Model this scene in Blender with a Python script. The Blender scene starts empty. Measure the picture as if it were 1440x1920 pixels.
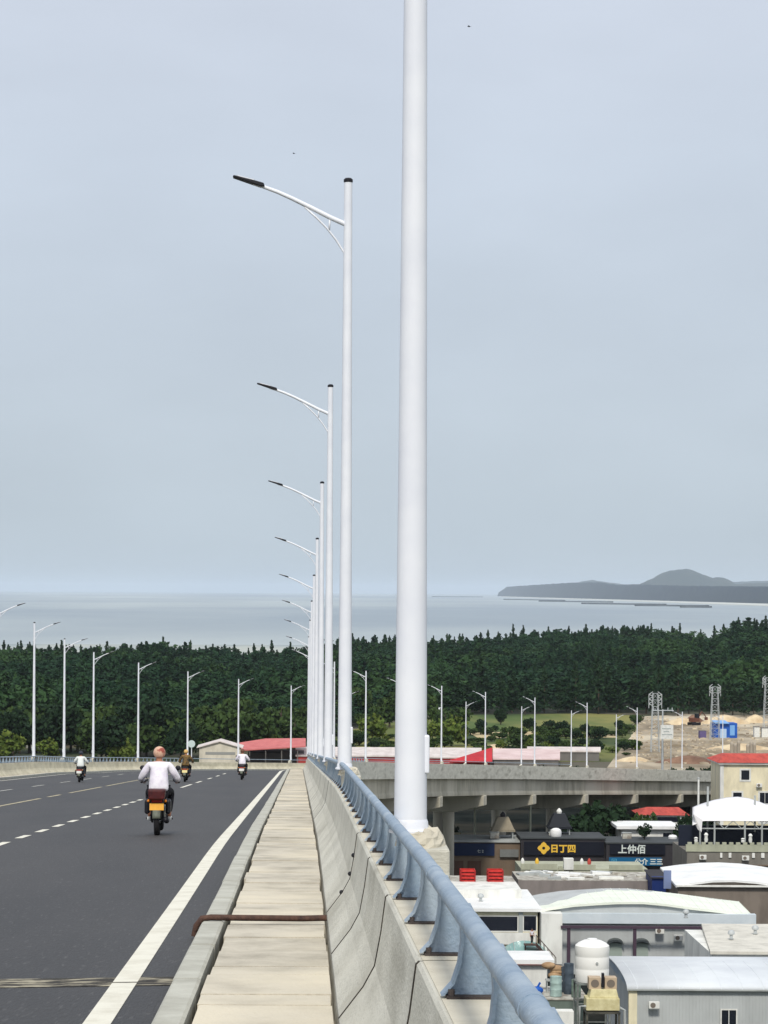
import bpy, math, random
import numpy as np
from mathutils import Vector, Matrix
random.seed(7)
R = math.radians
SC = bpy.context.scene
F = 4950.0            # focal length in pixels of the 1440x1920 photograph
EYE = 42.0            # metres above the plain
VX, VY = 573.0, 1109.0

# ------------------------------------------------------------------ camera
cd = bpy.data.cameras.new('camera'); cam = bpy.data.objects.new('camera', cd)
SC.collection.objects.link(cam); SC.camera = cam
cam.location = (0, 0, EYE)
cam.rotation_euler = (Matrix.Rotation(R(90), 4, 'X') @ Matrix.Rotation(R(0.36), 4, 'Z')).to_euler()
cd.sensor_fit = 'VERTICAL'; cd.sensor_height = 24; cd.sensor_width = 18
cd.lens = 24 * F / 1920
cd.shift_x = (720 - VX) / 1920; cd.shift_y = (VY - 960) / 1920
cd.clip_start = 0.3; cd.clip_end = 200000

# ------------------------------------------------------------------ world: high overcast over a Nishita sky
SUN_EL, SUN_AZ = 45, 185     # azimuth measured clockwise from +Y (view direction)
w = bpy.data.worlds.new('World'); SC.world = w; w.use_nodes = True
nt = w.node_tree; N = nt.nodes; L = nt.links; N.clear()
out = N.new('ShaderNodeOutputWorld'); bg = N.new('ShaderNodeBackground'); bg.inputs[1].default_value = 0.1
sky = N.new('ShaderNodeTexSky'); sky.sky_type = 'NISHITA'; sky.sun_disc = False
sky.sun_elevation = R(SUN_EL); sky.sun_rotation = R(SUN_AZ); sky.dust_density = 3
tc = N.new('ShaderNodeTexCoord'); sep = N.new('ShaderNodeSeparateXYZ'); L.new(tc.outputs['Generated'], sep.inputs[0])
rmp = N.new('ShaderNodeValToRGB'); L.new(sep.outputs['Z'], rmp.inputs[0])
cr = rmp.color_ramp
def lin(r, g, b):
    f = lambda c: (c/255/12.92) if c/255 <= .04045 else ((c/255+.055)/1.055)**2.4
    return (f(r), f(g), f(b), 1)
stops = [(0.0, lin(180,192,201)), (0.03, lin(181,193,203)), (0.09, lin(187,198,210)), (0.16, lin(193,203,216)), (0.23, lin(198,206,219)), (0.6, lin(205,212,224)), (1.0, lin(212,217,226))]
cr.elements[0].position = 0; cr.elements[0].color = stops[0][1]
cr.elements[1].position = 1; cr.elements[1].color = stops[-1][1]
for p, c in stops[1:-1]:
    e = cr.elements.new(p); e.color = c
mp = N.new('ShaderNodeMapping'); mp.inputs['Scale'].default_value = (3.2, 3.2, 8); L.new(tc.outputs['Generated'], mp.inputs[0])
nz = N.new('ShaderNodeTexNoise'); nz.inputs['Scale'].default_value = 1.6; nz.inputs['Detail'].default_value = 5; nz.inputs['Roughness'].default_value = .5
L.new(mp.outputs[0], nz.inputs['Vector'])
mr = N.new('ShaderNodeMapRange'); mr.inputs[1].default_value = .3; mr.inputs[2].default_value = .7; mr.inputs[3].default_value = 10.3; mr.inputs[4].default_value = 11.7
L.new(nz.outputs[0], mr.inputs[0])
sc_ = N.new('ShaderNodeVectorMath'); sc_.operation = 'SCALE'; L.new(rmp.outputs[0], sc_.inputs[0]); L.new(mr.outputs[0], sc_.inputs['Scale'])
mx = N.new('ShaderNodeMix'); mx.data_type = 'RGBA'; mx.inputs[0].default_value = .93
L.new(sky.outputs[0], mx.inputs[6]); L.new(sc_.outputs[0], mx.inputs[7])
L.new(mx.outputs[2], bg.inputs[0]); L.new(bg.outputs[0], out.inputs[0])

sl = bpy.data.lights.new('sun', 'SUN'); sl.energy = 2.4; sl.angle = R(8); sl.color = (1, .95, .86)
sun = bpy.data.objects.new('sun', sl); SC.collection.objects.link(sun)
az, el = R(SUN_AZ), R(SUN_EL)
sdir = Vector((math.sin(az)*math.cos(el), math.cos(az)*math.cos(el), math.sin(el)))
sun.rotation_euler = sdir.to_track_quat('Z', 'Y').to_euler(); sun.location = (30, -60, 120)

SC.view_settings.view_transform = 'Standard'; SC.view_settings.look = 'None'
SC.view_settings.exposure = 0.08; SC.view_settings.gamma = 1
cy = SC.cycles
cy.max_bounces = 5; cy.diffuse_bounces = 2; cy.glossy_bounces = 2; cy.transmission_bounces = 3; cy.transparent_max_bounces = 6; cy.volume_bounces = 1
cy.use_denoising = True
cy.caustics_reflective = False; cy.caustics_refractive = False

# ------------------------------------------------------------------ materials
_m = {}
def mat(name, col, rough=.8, col2=None, scale=2.0, detail=4, contrast=(.35, .65), bump=0, bscale=None, metal=0, stretch=(1,1,1), col3=None, scale3=.2, spec=.3, c3=(.45,.65)):
    if name in _m: return _m[name]
    m = bpy.data.materials.new(name); m.use_nodes = True; n = m.node_tree.nodes; l = m.node_tree.links
    b = n['Principled BSDF']; b.inputs['Base Color'].default_value = col; b.inputs['Roughness'].default_value = rough
    b.inputs['Metallic'].default_value = metal; b.inputs['Specular IOR Level'].default_value = spec
    t = n.new('ShaderNodeTexCoord'); mpn = n.new('ShaderNodeMapping'); mpn.inputs['Scale'].default_value = stretch
    l.new(t.outputs['Object'], mpn.inputs[0])
    if col2:
        a = n.new('ShaderNodeTexNoise'); a.inputs['Scale'].default_value = scale; a.inputs['Detail'].default_value = detail; a.inputs['Roughness'].default_value = .6
        l.new(mpn.outputs[0], a.inputs['Vector'])
        r = n.new('ShaderNodeMapRange'); r.inputs[1].default_value = contrast[0]; r.inputs[2].default_value = contrast[1]; l.new(a.outputs[0], r.inputs[0])
        x = n.new('ShaderNodeMix'); x.data_type = 'RGBA'; l.new(r.outputs[0], x.inputs[0]); x.inputs[6].default_value = col; x.inputs[7].default_value = col2
        last = x.outputs[2]
        if col3:
            a3 = n.new('ShaderNodeTexNoise'); a3.inputs['Scale'].default_value = scale3; a3.inputs['Detail'].default_value = 3; l.new(mpn.outputs[0], a3.inputs['Vector'])
            r3 = n.new('ShaderNodeMapRange'); r3.inputs[1].default_value = c3[0]; r3.inputs[2].default_value = c3[1]; l.new(a3.outputs[0], r3.inputs[0])
            x3 = n.new('ShaderNodeMix'); x3.data_type = 'RGBA'; l.new(r3.outputs[0], x3.inputs[0]); l.new(last, x3.inputs[6]); x3.inputs[7].default_value = col3
            last = x3.outputs[2]
        l.new(last, b.inputs['Base Color'])
    if bump:
        bn = n.new('ShaderNodeTexNoise'); bn.inputs['Scale'].default_value = bscale or scale*4; bn.inputs['Detail'].default_value = 5; l.new(mpn.outputs[0], bn.inputs['Vector'])
        bb = n.new('ShaderNodeBump'); bb.inputs['Strength'].default_value = bump; bb.inputs['Distance'].default_value = .02
        l.new(bn.outputs[0], bb.inputs['Height']); l.new(bb.outputs[0], b.inputs['Normal'])
    _m[name] = m; return m

asphalt = mat('asphalt', (.030,.028,.027,1), .6, (.050,.046,.043,1), .5, 12, (.3,.7), .9, 45, stretch=(1,.14,1), col3=(.10,.095,.09,1), scale3=26, c3=(.6,.78), spec=.4)
concrete = mat('barrier_concrete', lin(212,209,196), .9, lin(186,183,170), 1.3, 8, (.38,.72), .5, 25, stretch=(1,.5,1.6), col3=lin(150,146,132), scale3=.8, c3=(.55,.8))
ledge_c = mat('pale_concrete', lin(214,207,188), .9, lin(190,182,163), 2.2, 6, (.35,.75), .4, 30)
old_conc = mat('weathered_concrete', lin(196,190,172), .95, lin(152,146,130), .55, 7, (.35,.7), .3, 6, stretch=(1,1,.35), col3=lin(200,194,178), scale3=.15)
slab_m = mat('walkway_slab', lin(205,197,180), .9, lin(146,139,124), 1.6, 8, (.42,.78), .6, 26, stretch=(1,.8,1), col3=lin(222,212,190), scale3=.5)
kerb_m = mat('kerb_stone', lin(197,196,184), .9, lin(166,164,152), 2, 6, (.35,.7), .4, 25)
white_line = mat('white_line_paint', lin(232,228,212), .7, lin(206,200,182), 3, 6, (.45,.8), .2, 60)
yel_line = mat('faded_line_paint', lin(196,184,150), .8, lin(120,116,105), 1.2, 6, (.4,.75), .2, 40)
worn_line = mat('worn_white_paint', lin(206,204,194), .8, lin(120,119,116), 1.5, 6, (.45,.8), .2, 40)
joint_m = mat('joint_mortar', lin(62,59,55), .95, lin(176,168,146), 3.4, 8, (.46,.62), .8, 20, stretch=(1,2,1))
dark_gap = mat('joint_dark', lin(40,36,34), .95, lin(66,60,52), 4)
white_pole = mat('white_pole_paint', lin(236,238,243), .35, lin(224,227,235), 1.4, 3, (.4,.7), spec=.5)
rail_m = mat('blue_grey_rail_paint', lin(150,167,182), .45, lin(126,147,168), 9, 6, (.35,.7), .35, 50, spec=.45, col3=lin(164,178,190), scale3=2.2)
rust = mat('rusty_steel', lin(98,72,60), .8, lin(62,46,42), 12, 5, (.35,.65), .4, 60)
black = mat('black_plastic', lin(28,28,34), .5)
lampglass = mat('lamp_lens', lin(40,40,46), .2)
def wallm(n, c, d=.8, s=.6, rough=.85, stretch=(1,1,.4)): 
    a = lin(*c); b = tuple(x*d*d for x in a[:3])+(1,)
    return mat(n, a, rough, b, s, 6, (.42,.8), .15, 8, stretch=stretch)

# ------------------------------------------------------------------ mesh building
class MB:
    def __init__(s): s.v = []; s.f = []
    def add(s, vs, fs):
        o = len(s.v); s.v += [tuple(v) for v in vs]; s.f += [tuple(i+o for i in f) for f in fs]
    def box(s, cx, cy_, cz, sx, sy, sz, rz=0, rx=0, ry=0, taper=1.0):
        M = Matrix.Translation((cx,cy_,cz)) @ Matrix.Rotation(rz,4,'Z') @ Matrix.Rotation(ry,4,'Y') @ Matrix.Rotation(rx,4,'X')
        p = []
        for z in (-.5,.5):
            k = taper if z > 0 else 1
            for x, y in ((-.5,-.5),(.5,-.5),(.5,.5),(-.5,.5)): p.append(M @ Vector((x*sx*k, y*sy*k, z*sz)))
        s.add(p, [(3,2,1,0),(4,5,6,7),(0,1,5,4),(1,2,6,5),(2,3,7,6),(3,0,4,7)]); return s
    def span(s, x0, x1, y0, y1, z0, z1): return s.box((x0+x1)/2,(y0+y1)/2,(z0+z1)/2,abs(x1-x0),abs(y1-y0),abs(z1-z0))
    def tube(s, pts, rad, n=10, caps=True, flat=1.0):
        pts = [Vector(p) for p in pts]
        if not hasattr(rad, '__len__'): rad = [rad]*len(pts)
        rings = []; up = None
        for i, p in enumerate(pts):
            t = (pts[min(i+1,len(pts)-1)] - pts[max(i-1,0)]).normalized()
            if up is None: up = Vector((0,0,1)) if abs(t.z) < .9 else Vector((0,1,0))
            a = t.cross(up).normalized(); b = a.cross(t).normalized()
            rings.append([p + a*math.cos(k*2*math.pi/n)*rad[i] + b*math.sin(k*2*math.pi/n)*rad[i]*flat for k in range(n)])
        vs = [v for r in rings for v in r]; fs = []
        for i in range(len(rings)-1):
            for k in range(n):
                k2 = (k+1)%n; fs.append((i*n+k, (i+1)*n+k, (i+1)*n+k2, i*n+k2))
        if caps: fs.append(tuple(range(n))); fs.append(tuple(reversed(range((len(rings)-1)*n, len(rings)*n))))
        s.add(vs, fs); return s
    def lathe(s, prof, c=(0,0,0), n=24):
        vs = []; fs = []
        for r, z in prof:
            for k in range(n): a = 2*math.pi*k/n; vs.append((c[0]+r*math.cos(a), c[1]+r*math.sin(a), c[2]+z))
        for i in range(len(prof)-1):
            for k in range(n): k2=(k+1)%n; fs.append((i*n+k, i*n+k2, (i+1)*n+k2, (i+1)*n+k))
        if prof[0][0] > 0: fs.append(tuple(reversed(range(n))))
        if prof[-1][0] > 0: fs.append(tuple(range((len(prof)-1)*n, len(prof)*n)))
        s.add(vs, fs); return s
    def torus(s, c, R_, r, n=20, m=8, squash=1.0):     # wheel in the YZ plane
        vs=[]; fs=[]
        for i in range(n):
            a = 2*math.pi*i/n
            for j in range(m):
                b = 2*math.pi*j/m; rr = R_ + r*math.cos(b)
                vs.append((c[0]+r*squash*math.sin(b), c[1]+rr*math.cos(a), c[2]+rr*math.sin(a)))
        for i in range(n):
            for j in range(m):
                fs.append((i*m+j, i*m+(j+1)%m, ((i+1)%n)*m+(j+1)%m, ((i+1)%n)*m+j))
        s.add(vs, fs); return s
    def ball(s, c, rx, ry=None, rz=None, n=12, m=8):
        ry = ry or rx; rz = rz or rx
        vs=[]; fs=[]
        for i in range(m+1):
            t = math.pi*i/m
            for k in range(n):
                a = 2*math.pi*k/n; vs.append((c[0]+rx*math.sin(t)*math.cos(a), c[1]+ry*math.sin(t)*math.sin(a), c[2]-rz*math.cos(t)))
        for i in range(m):
            for k in range(n): k2=(k+1)%n; fs.append((i*n+k, i*n+k2, (i+1)*n+k2, (i+1)*n+k))
        s.add(vs, fs); return s
    def prism(s, poly, y0, y1):     # poly in XZ, extruded along Y (counter-clockwise seen from -Y)
        n = len(poly); vs = [(x,y0,z) for x,z in poly] + [(x,y1,z) for x,z in poly]
        fs = [tuple(range(n)), tuple(reversed(range(n,2*n)))] + [(i, i+n, (i+1)%n+n, (i+1)%n) for i in range(n)]
        s.add(vs, fs); return s
    def build(s, name, m, parent=None, smooth=False, off=None, clean=False):
        me = bpy.data.meshes.new(name)
        vs = s.v if off is None else [(a-off[0], b-off[1], c-off[2]) for a,b,c in s.v]
        me.from_pydata(vs, [], s.f); me.materials.append(m)
        if smooth: 
            for p in me.polygons: p.use_smooth = True
        me.update()
        o = bpy.data.objects.new(name, me); SC.collection.objects.link(o)
        if parent: o.parent = parent
        return o
def tag(o, label=None, cat=None, group=None, kind=None):
    if label: o['label'] = label
    if cat: o['category'] = cat
    if group: o['group'] = group
    if kind: o['kind'] = kind
    return o
def thing(name, label, cat, loc=(0,0,0), rz=0, group=None):
    o = bpy.data.objects.new(name, None); SC.collection.objects.link(o); o.empty_display_size = .2
    o.location = loc; o.rotation_euler = (0,0,rz)
    return tag(o, label, cat, group)
def copy_tree(o, parent=None):
    c = o.copy(); SC.collection.objects.link(c)
    if parent: c.parent = parent
    for ch in KIDS(o): copy_tree(ch, c)
    return c
def KIDS(o): return [x for x in bpy.data.objects if x.parent == o]
def autosmooth(o, a=40):
    me = o.data
    for p in me.polygons: p.use_smooth = True
    try: me.set_sharp_from_angle(angle=R(a))
    except Exception: pass
    return o
def bevel(o, wdt=.02, seg=2):
    b = o.modifiers.new('bevel','BEVEL'); b.width = wdt; b.segments = seg; b.limit_method = 'ANGLE'; b.angle_limit = R(40); return o

def W(px, py, d): return Vector(((px-VX)*d/F, d, EYE-(py-VY)*d/F))
def gx(px, d): return (px-VX)*d/F
def gz(py, d): return EYE-(py-VY)*d/F

# ------------------------------------------------------------------ bridge path
HT = [(-100,0),(30,0),(50,-.12),(235,-.12),(262,5.8),(288,8.9),(314,11.4),(340,14.2),(366,17.2),(392,21.4),(418,24.5),(444,25.5),(470,25.2),(700,24.4)]
def heading(s): return R(np.interp(s, [a for a,b in HT], [b for a,b in HT]))
_S = np.arange(-60, 640, .5); _X = [0.0]; _Y = [-60.0]
for s_ in _S[:-1]:
    h = heading(s_+.25); _X.append(_X[-1]+.5*math.sin(h)); _Y.append(_Y[-1]+.5*math.cos(h))
ZS = [-60,40,50,195,205,640]
def drop(s):
    if s < 45: return 2.13+.0484*s
    if s < 200: return 1.61+.06*s
    return 13.61+.0665*(s-200)
_D = np.array([drop(s) for s in _S]); k_ = np.ones(21)/21
_Dp = np.concatenate([np.full(10,_D[0]), _D, np.full(10,_D[-1])]); _D = np.convolve(_Dp, k_, 'valid')
_D[:40] = [drop(s) for s in _S[:40]]
def bp(s, u, z):
    x = np.interp(s,_S,_X); y = np.interp(s,_S,_Y); d = np.interp(s,_S,_D); h = heading(s)
    cf = -.02*max(0, -1-u)
    return (x+u*math.cos(h), y-u*math.sin(h), EYE-d+cf+z)
def stations(s0, s1, ds):
    n = max(1, int(math.ceil((s1-s0)/ds))); return [s0+(s1-s0)*i/n for i in range(n+1)]
def sweep(mb, prof, s0, s1, ds=5, closed=True):
    st = stations(s0, s1, ds); n = len(prof); vs = [bp(s,u,z) for s in st for u,z in prof]; fs = []
    m = n if closed else n-1
    for i in range(len(st)-1):
        for k in range(m): k2=(k+1)%n; fs.append((i*n+k, (i+1)*n+k, (i+1)*n+k2, i*n+k2))
    if closed: fs.append(tuple(range(n))); fs.append(tuple(reversed(range((len(st)-1)*n, len(st)*n))))
    mb.add(vs, fs); return mb
CU = -9.6
def mir(prof): return [(2*CU-u, z) for u,z in reversed(prof)]
S0, S1 = -40, 560

# road surface, pavement and markings
tag(sweep(MB(), [(2*CU+.99,0),(-3,0),(-.99,0)], S0, S1, 2.5, False).build('road', asphalt), kind='structure')
mk = MB()
def stripe(mb, u, wd, a, b, z=.005): sweep(mb, [(u-wd/2,z),(u+wd/2,z)], a, b, 4, False)
stripe(mk, -1.44, .2, S0, 21.28); stripe(mk, -1.44, .2, 21.36, S1)
s = 20
while s < 88:
    stripe(mk, -5.35, .15, s, s+1.8); s += 3.7
for a, b in ((96,104),(116,127),(133,140),(150,156),(165,171),(180,186)): stripe(mk, -5.25, .15, a, b)
stripe(mk, 2*CU+1.5, .18, S0, S1)
tag(mk.build('road_marking', white_line), 'white edge line and short lane dashes on the asphalt', kind='structure')
mk = MB(); s = 30
for a, b in ((40,93),(96,101),(105,122),(125,150),(156,175),(182,230)): stripe(mk, -9.2, .16, a, b)
tag(mk.build('centre_line', yel_line), kind='structure')
mk = MB(); s = 52
while s < 300: stripe(mk, -12.9, .15, s, s+6); s += 15
tag(mk.build('lane_line', worn_line), kind='structure')
mk = MB(); sweep(mk, [(2*CU+1,.004),(-.99,.004)], 21.05, 21.75, 1, False)
tag(mk.build('road_joint', joint_m), kind='structure')
kb = MB()
for side in (0,1):
    a = S0
    while a < S1:
        p = [(-.99,-.05),(-.775,-.05),(-.775,.15),(-.8,.165),(-.965,.165),(-.985,.15)]
        p = p if side == 0 else mir(p)
        dz = random.uniform(-.006,.006); du = random.uniform(-.006,.006)
        sweep(kb, [(u+du,z+dz) for u,z in p], a, min(a+2.97,S1), 3); a += 3
tag(kb.build('kerb', kerb_m), kind='structure')
sb = MB(); rnd = random.Random(3)
for side in (0,1):
    a = S0 + .4
    while a < S1:
        ln = rnd.choice([.72,1.45,1.45]); gap = .03 if rnd.random() < .5 else .075
        dz = rnd.uniform(-.009,.009); dl = rnd.uniform(-.012,.012)
        dl = rnd.uniform(-.02,.012); e_ = rnd.uniform(-.012,.012); p = [(-.722+dl,.05),(.195+e_,.05),(.195+e_,.14+dz),(-.722+dl,.14+dz+rnd.uniform(-.006,.006))]
        p = p if side == 0 else mir(p)
        if a < 130 or side == 1 or True: sweep(sb, p, a, min(a+ln-gap,S1), 3)
        a += ln
pv = tag(sb.build('pavement', slab_m), kind='structure')

# the bridge itself
br = thing('road_bridge', 'long concrete viaduct curving away to the right, carrying the road and lamp rows', 'bridge', (0,0,0))
PR = [(.225,.04),(.24,.15),(.40,.36),(.475,.50),(.515,.72),(.545,.955),(.56,.97),(1.0,.97),(1.02,.95),(1.02,-1.0),(.75,-1.0),(.75,-.3),(.3,-.3)]
FL = []
for side in (0,1):
    mbp = MB(); top = MB(); a = -40.1 - 4.8*.0
    a = 27.1 - 4.8*14
    while a < S1:
        p = PR if side == 0 else mir(PR)
        sweep(mbp, p, a+.012, min(a+4.8-.012,S1), 4.8)
        if side == 0:
            fl = MB(); sweep(fl, [(u-.006,z) for u,z in PR[1:7]]+[(u+.06,z) for u,z in reversed(PR[1:7])], a-.025, a+.025, 1); FL.append(fl)
        q = [(.575,.972),(.985,.972),(.985,.9745),(.575,.9745)]
        q = q if side == 0 else mir(q)
        sweep(top, q, a+.03, min(a+4.77,S1), 4.8)
        a += 4.8
    po = mbp.build('parapet', concrete if side == 0 else mat('beige_concrete', lin(222,214,188), .9, lin(188,180,154), 1.0, 7, (.38,.72), .4, 20, stretch=(1,.4,1.6)), br)
    top.build('parapet_top', ledge_c, po)
    if side == 0:
        for f_ in FL:
            if 10 < f_.v[0][1] < 29 or 54 < f_.v[0][1] < 57: f_.build('joint_filler', dark_gap, po)
fill = MB()
for side in (0,1):
    q = [(.66,-.25),(.97,-.25),(.97,.93),(.6,.93),(.57,.7),(.55,.4),(.5,.3),(.33,.1),(.33,-.2)]
    sweep(fill, q if side == 0 else mir(q), S0, S1, 6)
fill.build('parapet_core', dark_gap, br)
sweep(MB(), [(2*CU-.74,-.35),(.74,-.35),(.74,-.06),(2*CU-.74,-.06)], S0, S1, 5).build('deck_slab', old_conc, br)
for k in range(8):
    u = .35 - k*(2*(.35-CU))/7
    g = MB(); a = 45 - 25.5*4
    while a < S1:
        b = min(a+25.46, S1); a0 = max(a, S0)
        if b > a0:
            sweep(g, [(u-.45,-3.35),(u+.08,-3.35),(u+.08,-3.0),(u-.02,-2.7),(u-.02,-.9),(u+.08,-.6),(u+.08,-.36),(u-.45,-.36),(u-.45,-.6),(u-.3,-.9),(u-.3,-2.7),(u-.45,-3.0)], a0, b, 4)
        a += 25.5
    g.build('girder', old_conc, br)
PS = [19.5+25.5*k for k in range(-2, 22)]
for sp in PS:
    if sp > S1: continue
    x, y, z = bp(sp, CU, 0); h = heading(sp)
    def lp(u, l, zz):
        c = bp(sp, u, zz); return (c[0]+l*math.sin(h), c[1]+l*math.cos(h), c[2])
    c = MB(); hw = .85
    pf = [(.75,-3.36),(.75,-4.75),(-3.4,-5.7),(2*CU+3.4,-5.7),(2*CU-.75,-4.75),(2*CU-.75,-3.36)]
    vs = [lp(u,-hw,z_) for u,z_ in pf] + [lp(u,hw,z_) for u,z_ in pf]; n = len(pf)
    c.add(vs, [tuple(range(n)), tuple(reversed(range(n,2*n)))] + [(i,i+n,(i+1)%n+n,(i+1)%n) for i in range(n)])
    pc = c.build('pier_cap', old_conc, br); bevel(pc, .06, 1)
    for u in (-4.6, 2*CU+4.6):
        t = lp(u,0,-5.6)
        if t[2] > .5:
            cc = MB().tube([(t[0],t[1],t[2]),(t[0],t[1],-.3)], .8, 20).build('pier_column', old_conc, br); autosmooth(cc)

# railing on the right parapet (and the left one)
plate_dk = mat('dirty_base_plate', lin(84,76,72), .8, lin(54,48,48), 12, 5, (.35,.65), .4, 60)
def railing(side, label):
    rl = thing('bridge_railing', label, 'railing', (0,0,0))
    uu = (lambda u: u) if side == 0 else (lambda u: 2*CU-u)
    rb = lambda s: .643 - .0065*max(0, 14-max(s,3))
    tb = MB(); tb.tube([bp(s, uu(rb(s)), 1.383) for s in stations(S0, 420, 1.0)], .0405, 14)
    for s in stations(S0+5, 300, 6.0):   # sleeve joints
        tb.tube([bp(s-.06, uu(rb(s-.06)), 1.383), bp(s+.06, uu(rb(s+.06)), 1.383)], .0435, 14)
    autosmooth(tb.build('handrail', rail_m, rl))
    rb = lambda s: .643 - .0065*max(0, 14-max(s,3))
    def post(mb, pl, s):
        sh_ = rb(s)-.643
        # web plate across the road, with curved flanges on both edges
        inn = [(.585,.0),(.632,.05),(.662,.13),(.678,.22),(.68,.31),(.672,.375)]
        outr = [(.875,.0),(.815,.06),(.775,.15),(.745,.25),(.725,.33),(.705,.375)]
        def q(u, z, l): 
            c = bp(s, uu(u+sh_*z/.375), .988+z); return (c[0], c[1]+l, c[2])
        n = len(inn)
        for l0, l1, ins in ((-.008,.008,0),):
            vs = [q(a[0],a[1],l0) for a in inn+outr[::-1]] + [q(a[0],a[1],l1) for a in inn+outr[::-1]]; m = 2*n
            mb.add(vs, [tuple(range(m)), tuple(reversed(range(m,2*m)))] + [(i,i+m,(i+1)%m+m,(i+1)%m) for i in range(m)])
        for cv, sg in ((inn,-1),(outr,1)):
            for i in range(n-1):
                a, b = cv[i], cv[i+1]
                vs = [q(a[0],a[1],-.05),q(a[0],a[1],.05),q(b[0],b[1],.05),q(b[0],b[1],-.05),
                      q(a[0]+sg*.012,a[1],-.05),q(a[0]+sg*.012,a[1],.05),q(b[0]+sg*.012,b[1],.05),q(b[0]+sg*.012,b[1],-.05)]
                mb.add(vs, [(0,1,2,3),(7,6,5,4),(0,3,7,4),(1,5,6,2),(0,4,5,1),(3,2,6,7)])
        c = bp(s, uu(.73), .982); pl.box(c[0], c[1], c[2], .27, .15, .014)
        for du in (-.115,.115):
            for dl in (-.055,.055): pl.tube([(c[0]+du,c[1]+dl,c[2]),(c[0]+du,c[1]+dl,c[2]+.035)], .014, 6)
    s = 9.0 - 2*3; cnt = 0
    rest = MB(); restp = MB()
    while s < 300:
        far = (cnt >= 92) if side == 0 else (s < 120 or s > 300)
        if side == 1 or cnt >= 92: post(rest, restp, s)
        else:
            a, b = MB(), MB(); post(a, b, s); po = a.build('rail_post', rail_m, rl); b.build('base_plate', plate_dk, po)
        cnt += 1; s += 2
    if side == 1:
        st = rest.build('rail_posts', rail_m, rl); st['kind'] = 'stuff'; restp.build('base_plates', rust, st)['kind'] = 'stuff'
    else:
        st = rest.build('rail_posts', rail_m, rl); st['kind'] = 'stuff'; restp.build('base_plates', rust, st)['kind'] = 'stuff'
railing(0, 'blue-grey tube handrail on curved steel posts along the right-hand parapet')
railing(1, 'blue-grey handrail on posts along the far left parapet behind the riders')

# small parapet details
dt = MB()
for (s, u, z) in ((27.05,.40,.36),(27.05,.485,.55),(27.05,.52,.74)):
    c = bp(s, u-.012, z); dt.ball(c, .024, .024, .024, 10, 6)
tag(dt.build('form_tie', black), 'three small black plugs in a parapet joint beside the walkway', 'plug')
cb = MB()
def cp(u, z): return bp(25.6, u, z)
cb.tube([cp(-1.06,.02),cp(-1.04,.12),cp(-.985,.192),(cp(-.9,.203)),cp(-.6,.200),cp(.0,.198),cp(.225,.205)], .03, 10)
tag(autosmooth(cb.build('cable_conduit', rust)), 'rusty brown conduit pipe lying across the walkway and bent down over the kerb', 'pipe')

# ------------------------------------------------------------------ street lamps on the bridge
def lamp_tree():
    r = thing('street_lamp', 'x', 'street lamp', (0,0,0))
    H = 10.0
    p = MB().tube([(0,0,0),(0,0,3),(0,0,6),(0,0,H)], [.122,.104,.087,.07], 20); autosmooth(p.build('pole', white_pole, r))
    b = MB().lathe([(.16,0),(.16,.02),(.135,.03),(.13,.08),(.122,.1)]); autosmooth(b.build('base_flange', white_pole, r), 30)
    d = MB().box(.105,-.01,.58,.06,.1,.28); bevel(d.build('access_door', white_pole, r), .01)
    c = MB().lathe([(.072,0),(.078,.005),(.078,.05),(.05,.075),(.0,.082)], (0,0,H)); autosmooth(c.build('pole_cap', black, r))
    zt = H
    pts = [(0,-.73),(-.3,-.6),(-.62,-.44),(-.95,-.28),(-1.2,-.17),(-1.45,-.08),(-1.62,-.03)]
    a = MB().tube([(x,0,zt+z) for x,z in pts], [.044,.042,.040,.037,.034,.032,.03], 10)
    ao = autosmooth(a.build('arm', white_pole, r))
    b2 = [(-.03,-1.32),(-.06,-1.2),(-.2,-.98),(-.36,-.78),(-.54,-.6),(-.74,-.42)]
    a = MB().tube([(x,0,zt+z) for x,z in b2], .018, 8); a.tube([(-.31,0,zt-.61),(-.32,0,zt-.82)], .017, 8)
    a.build('brace', white_pole, ao, True)
    lm = MB(); lm.prism([(-1.95,zt+.10),(-1.97,zt+.075),(-1.5,zt-.085),(-1.42,zt-.085),(-1.44,zt-.03),(-1.58,zt+.01)], -.12, .12)
    lo = lm.build('lamp_head', black, r); bevel(lo, .012)
    lt = MB(); lt.prism([(-1.9,zt+.105),(-1.89,zt+.09),(-1.62,zt+.0),(-1.6,zt+.03)], -.1, .1); lt.build('heat_sink', white_pole, lo)
    return r
L0 = lamp_tree()
def ordn(k): return ['nearest','second','third','fourth','fifth','sixth','seventh','eighth','ninth','tenth','eleventh','twelfth','thirteenth','fourteenth','fifteenth','sixteenth','seventeenth','eighteenth','nineteenth','twentieth'][k]
ped = MB()
first = True
def pedestal(x, y, z, h, flip, k):
    t = MB(); rn = random.Random(k)
    t.box(.11,0,-.64,.33,.7,1.1)
    o = t.build('lamp_pedestal', concrete); bevel(o, .02)
    o.location = (x,y,z); o.rotation_euler = (0,0,-h + (math.pi if flip else 0))
    m_ = MB(); vs=[]; fs=[]; n=18
    prof = [(.19,-.10),(.185,-.06),(.175,-.03),(.16,.005),(.14,.02),(.0,.025)]
    for i,(r,zz) in enumerate(prof):
        for a_ in range(n):
            an = 2*math.pi*a_/n; rr = r*(1+rn.uniform(-.09,.09)); 
            vs.append((.075+rr*math.cos(an)*.95, rr*1.6*math.sin(an), zz+rn.uniform(-.02,.02)*(i>0)))
    for i in range(len(prof)-1):
        for a_ in range(n): b_=(a_+1)%n; fs.append((i*n+a_, i*n+b_, (i+1)*n+b_, (i+1)*n+a_))
    m_.add(vs, fs); m_.build('mortar_heap', ledge_c, o)
    return o
RL = []
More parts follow.
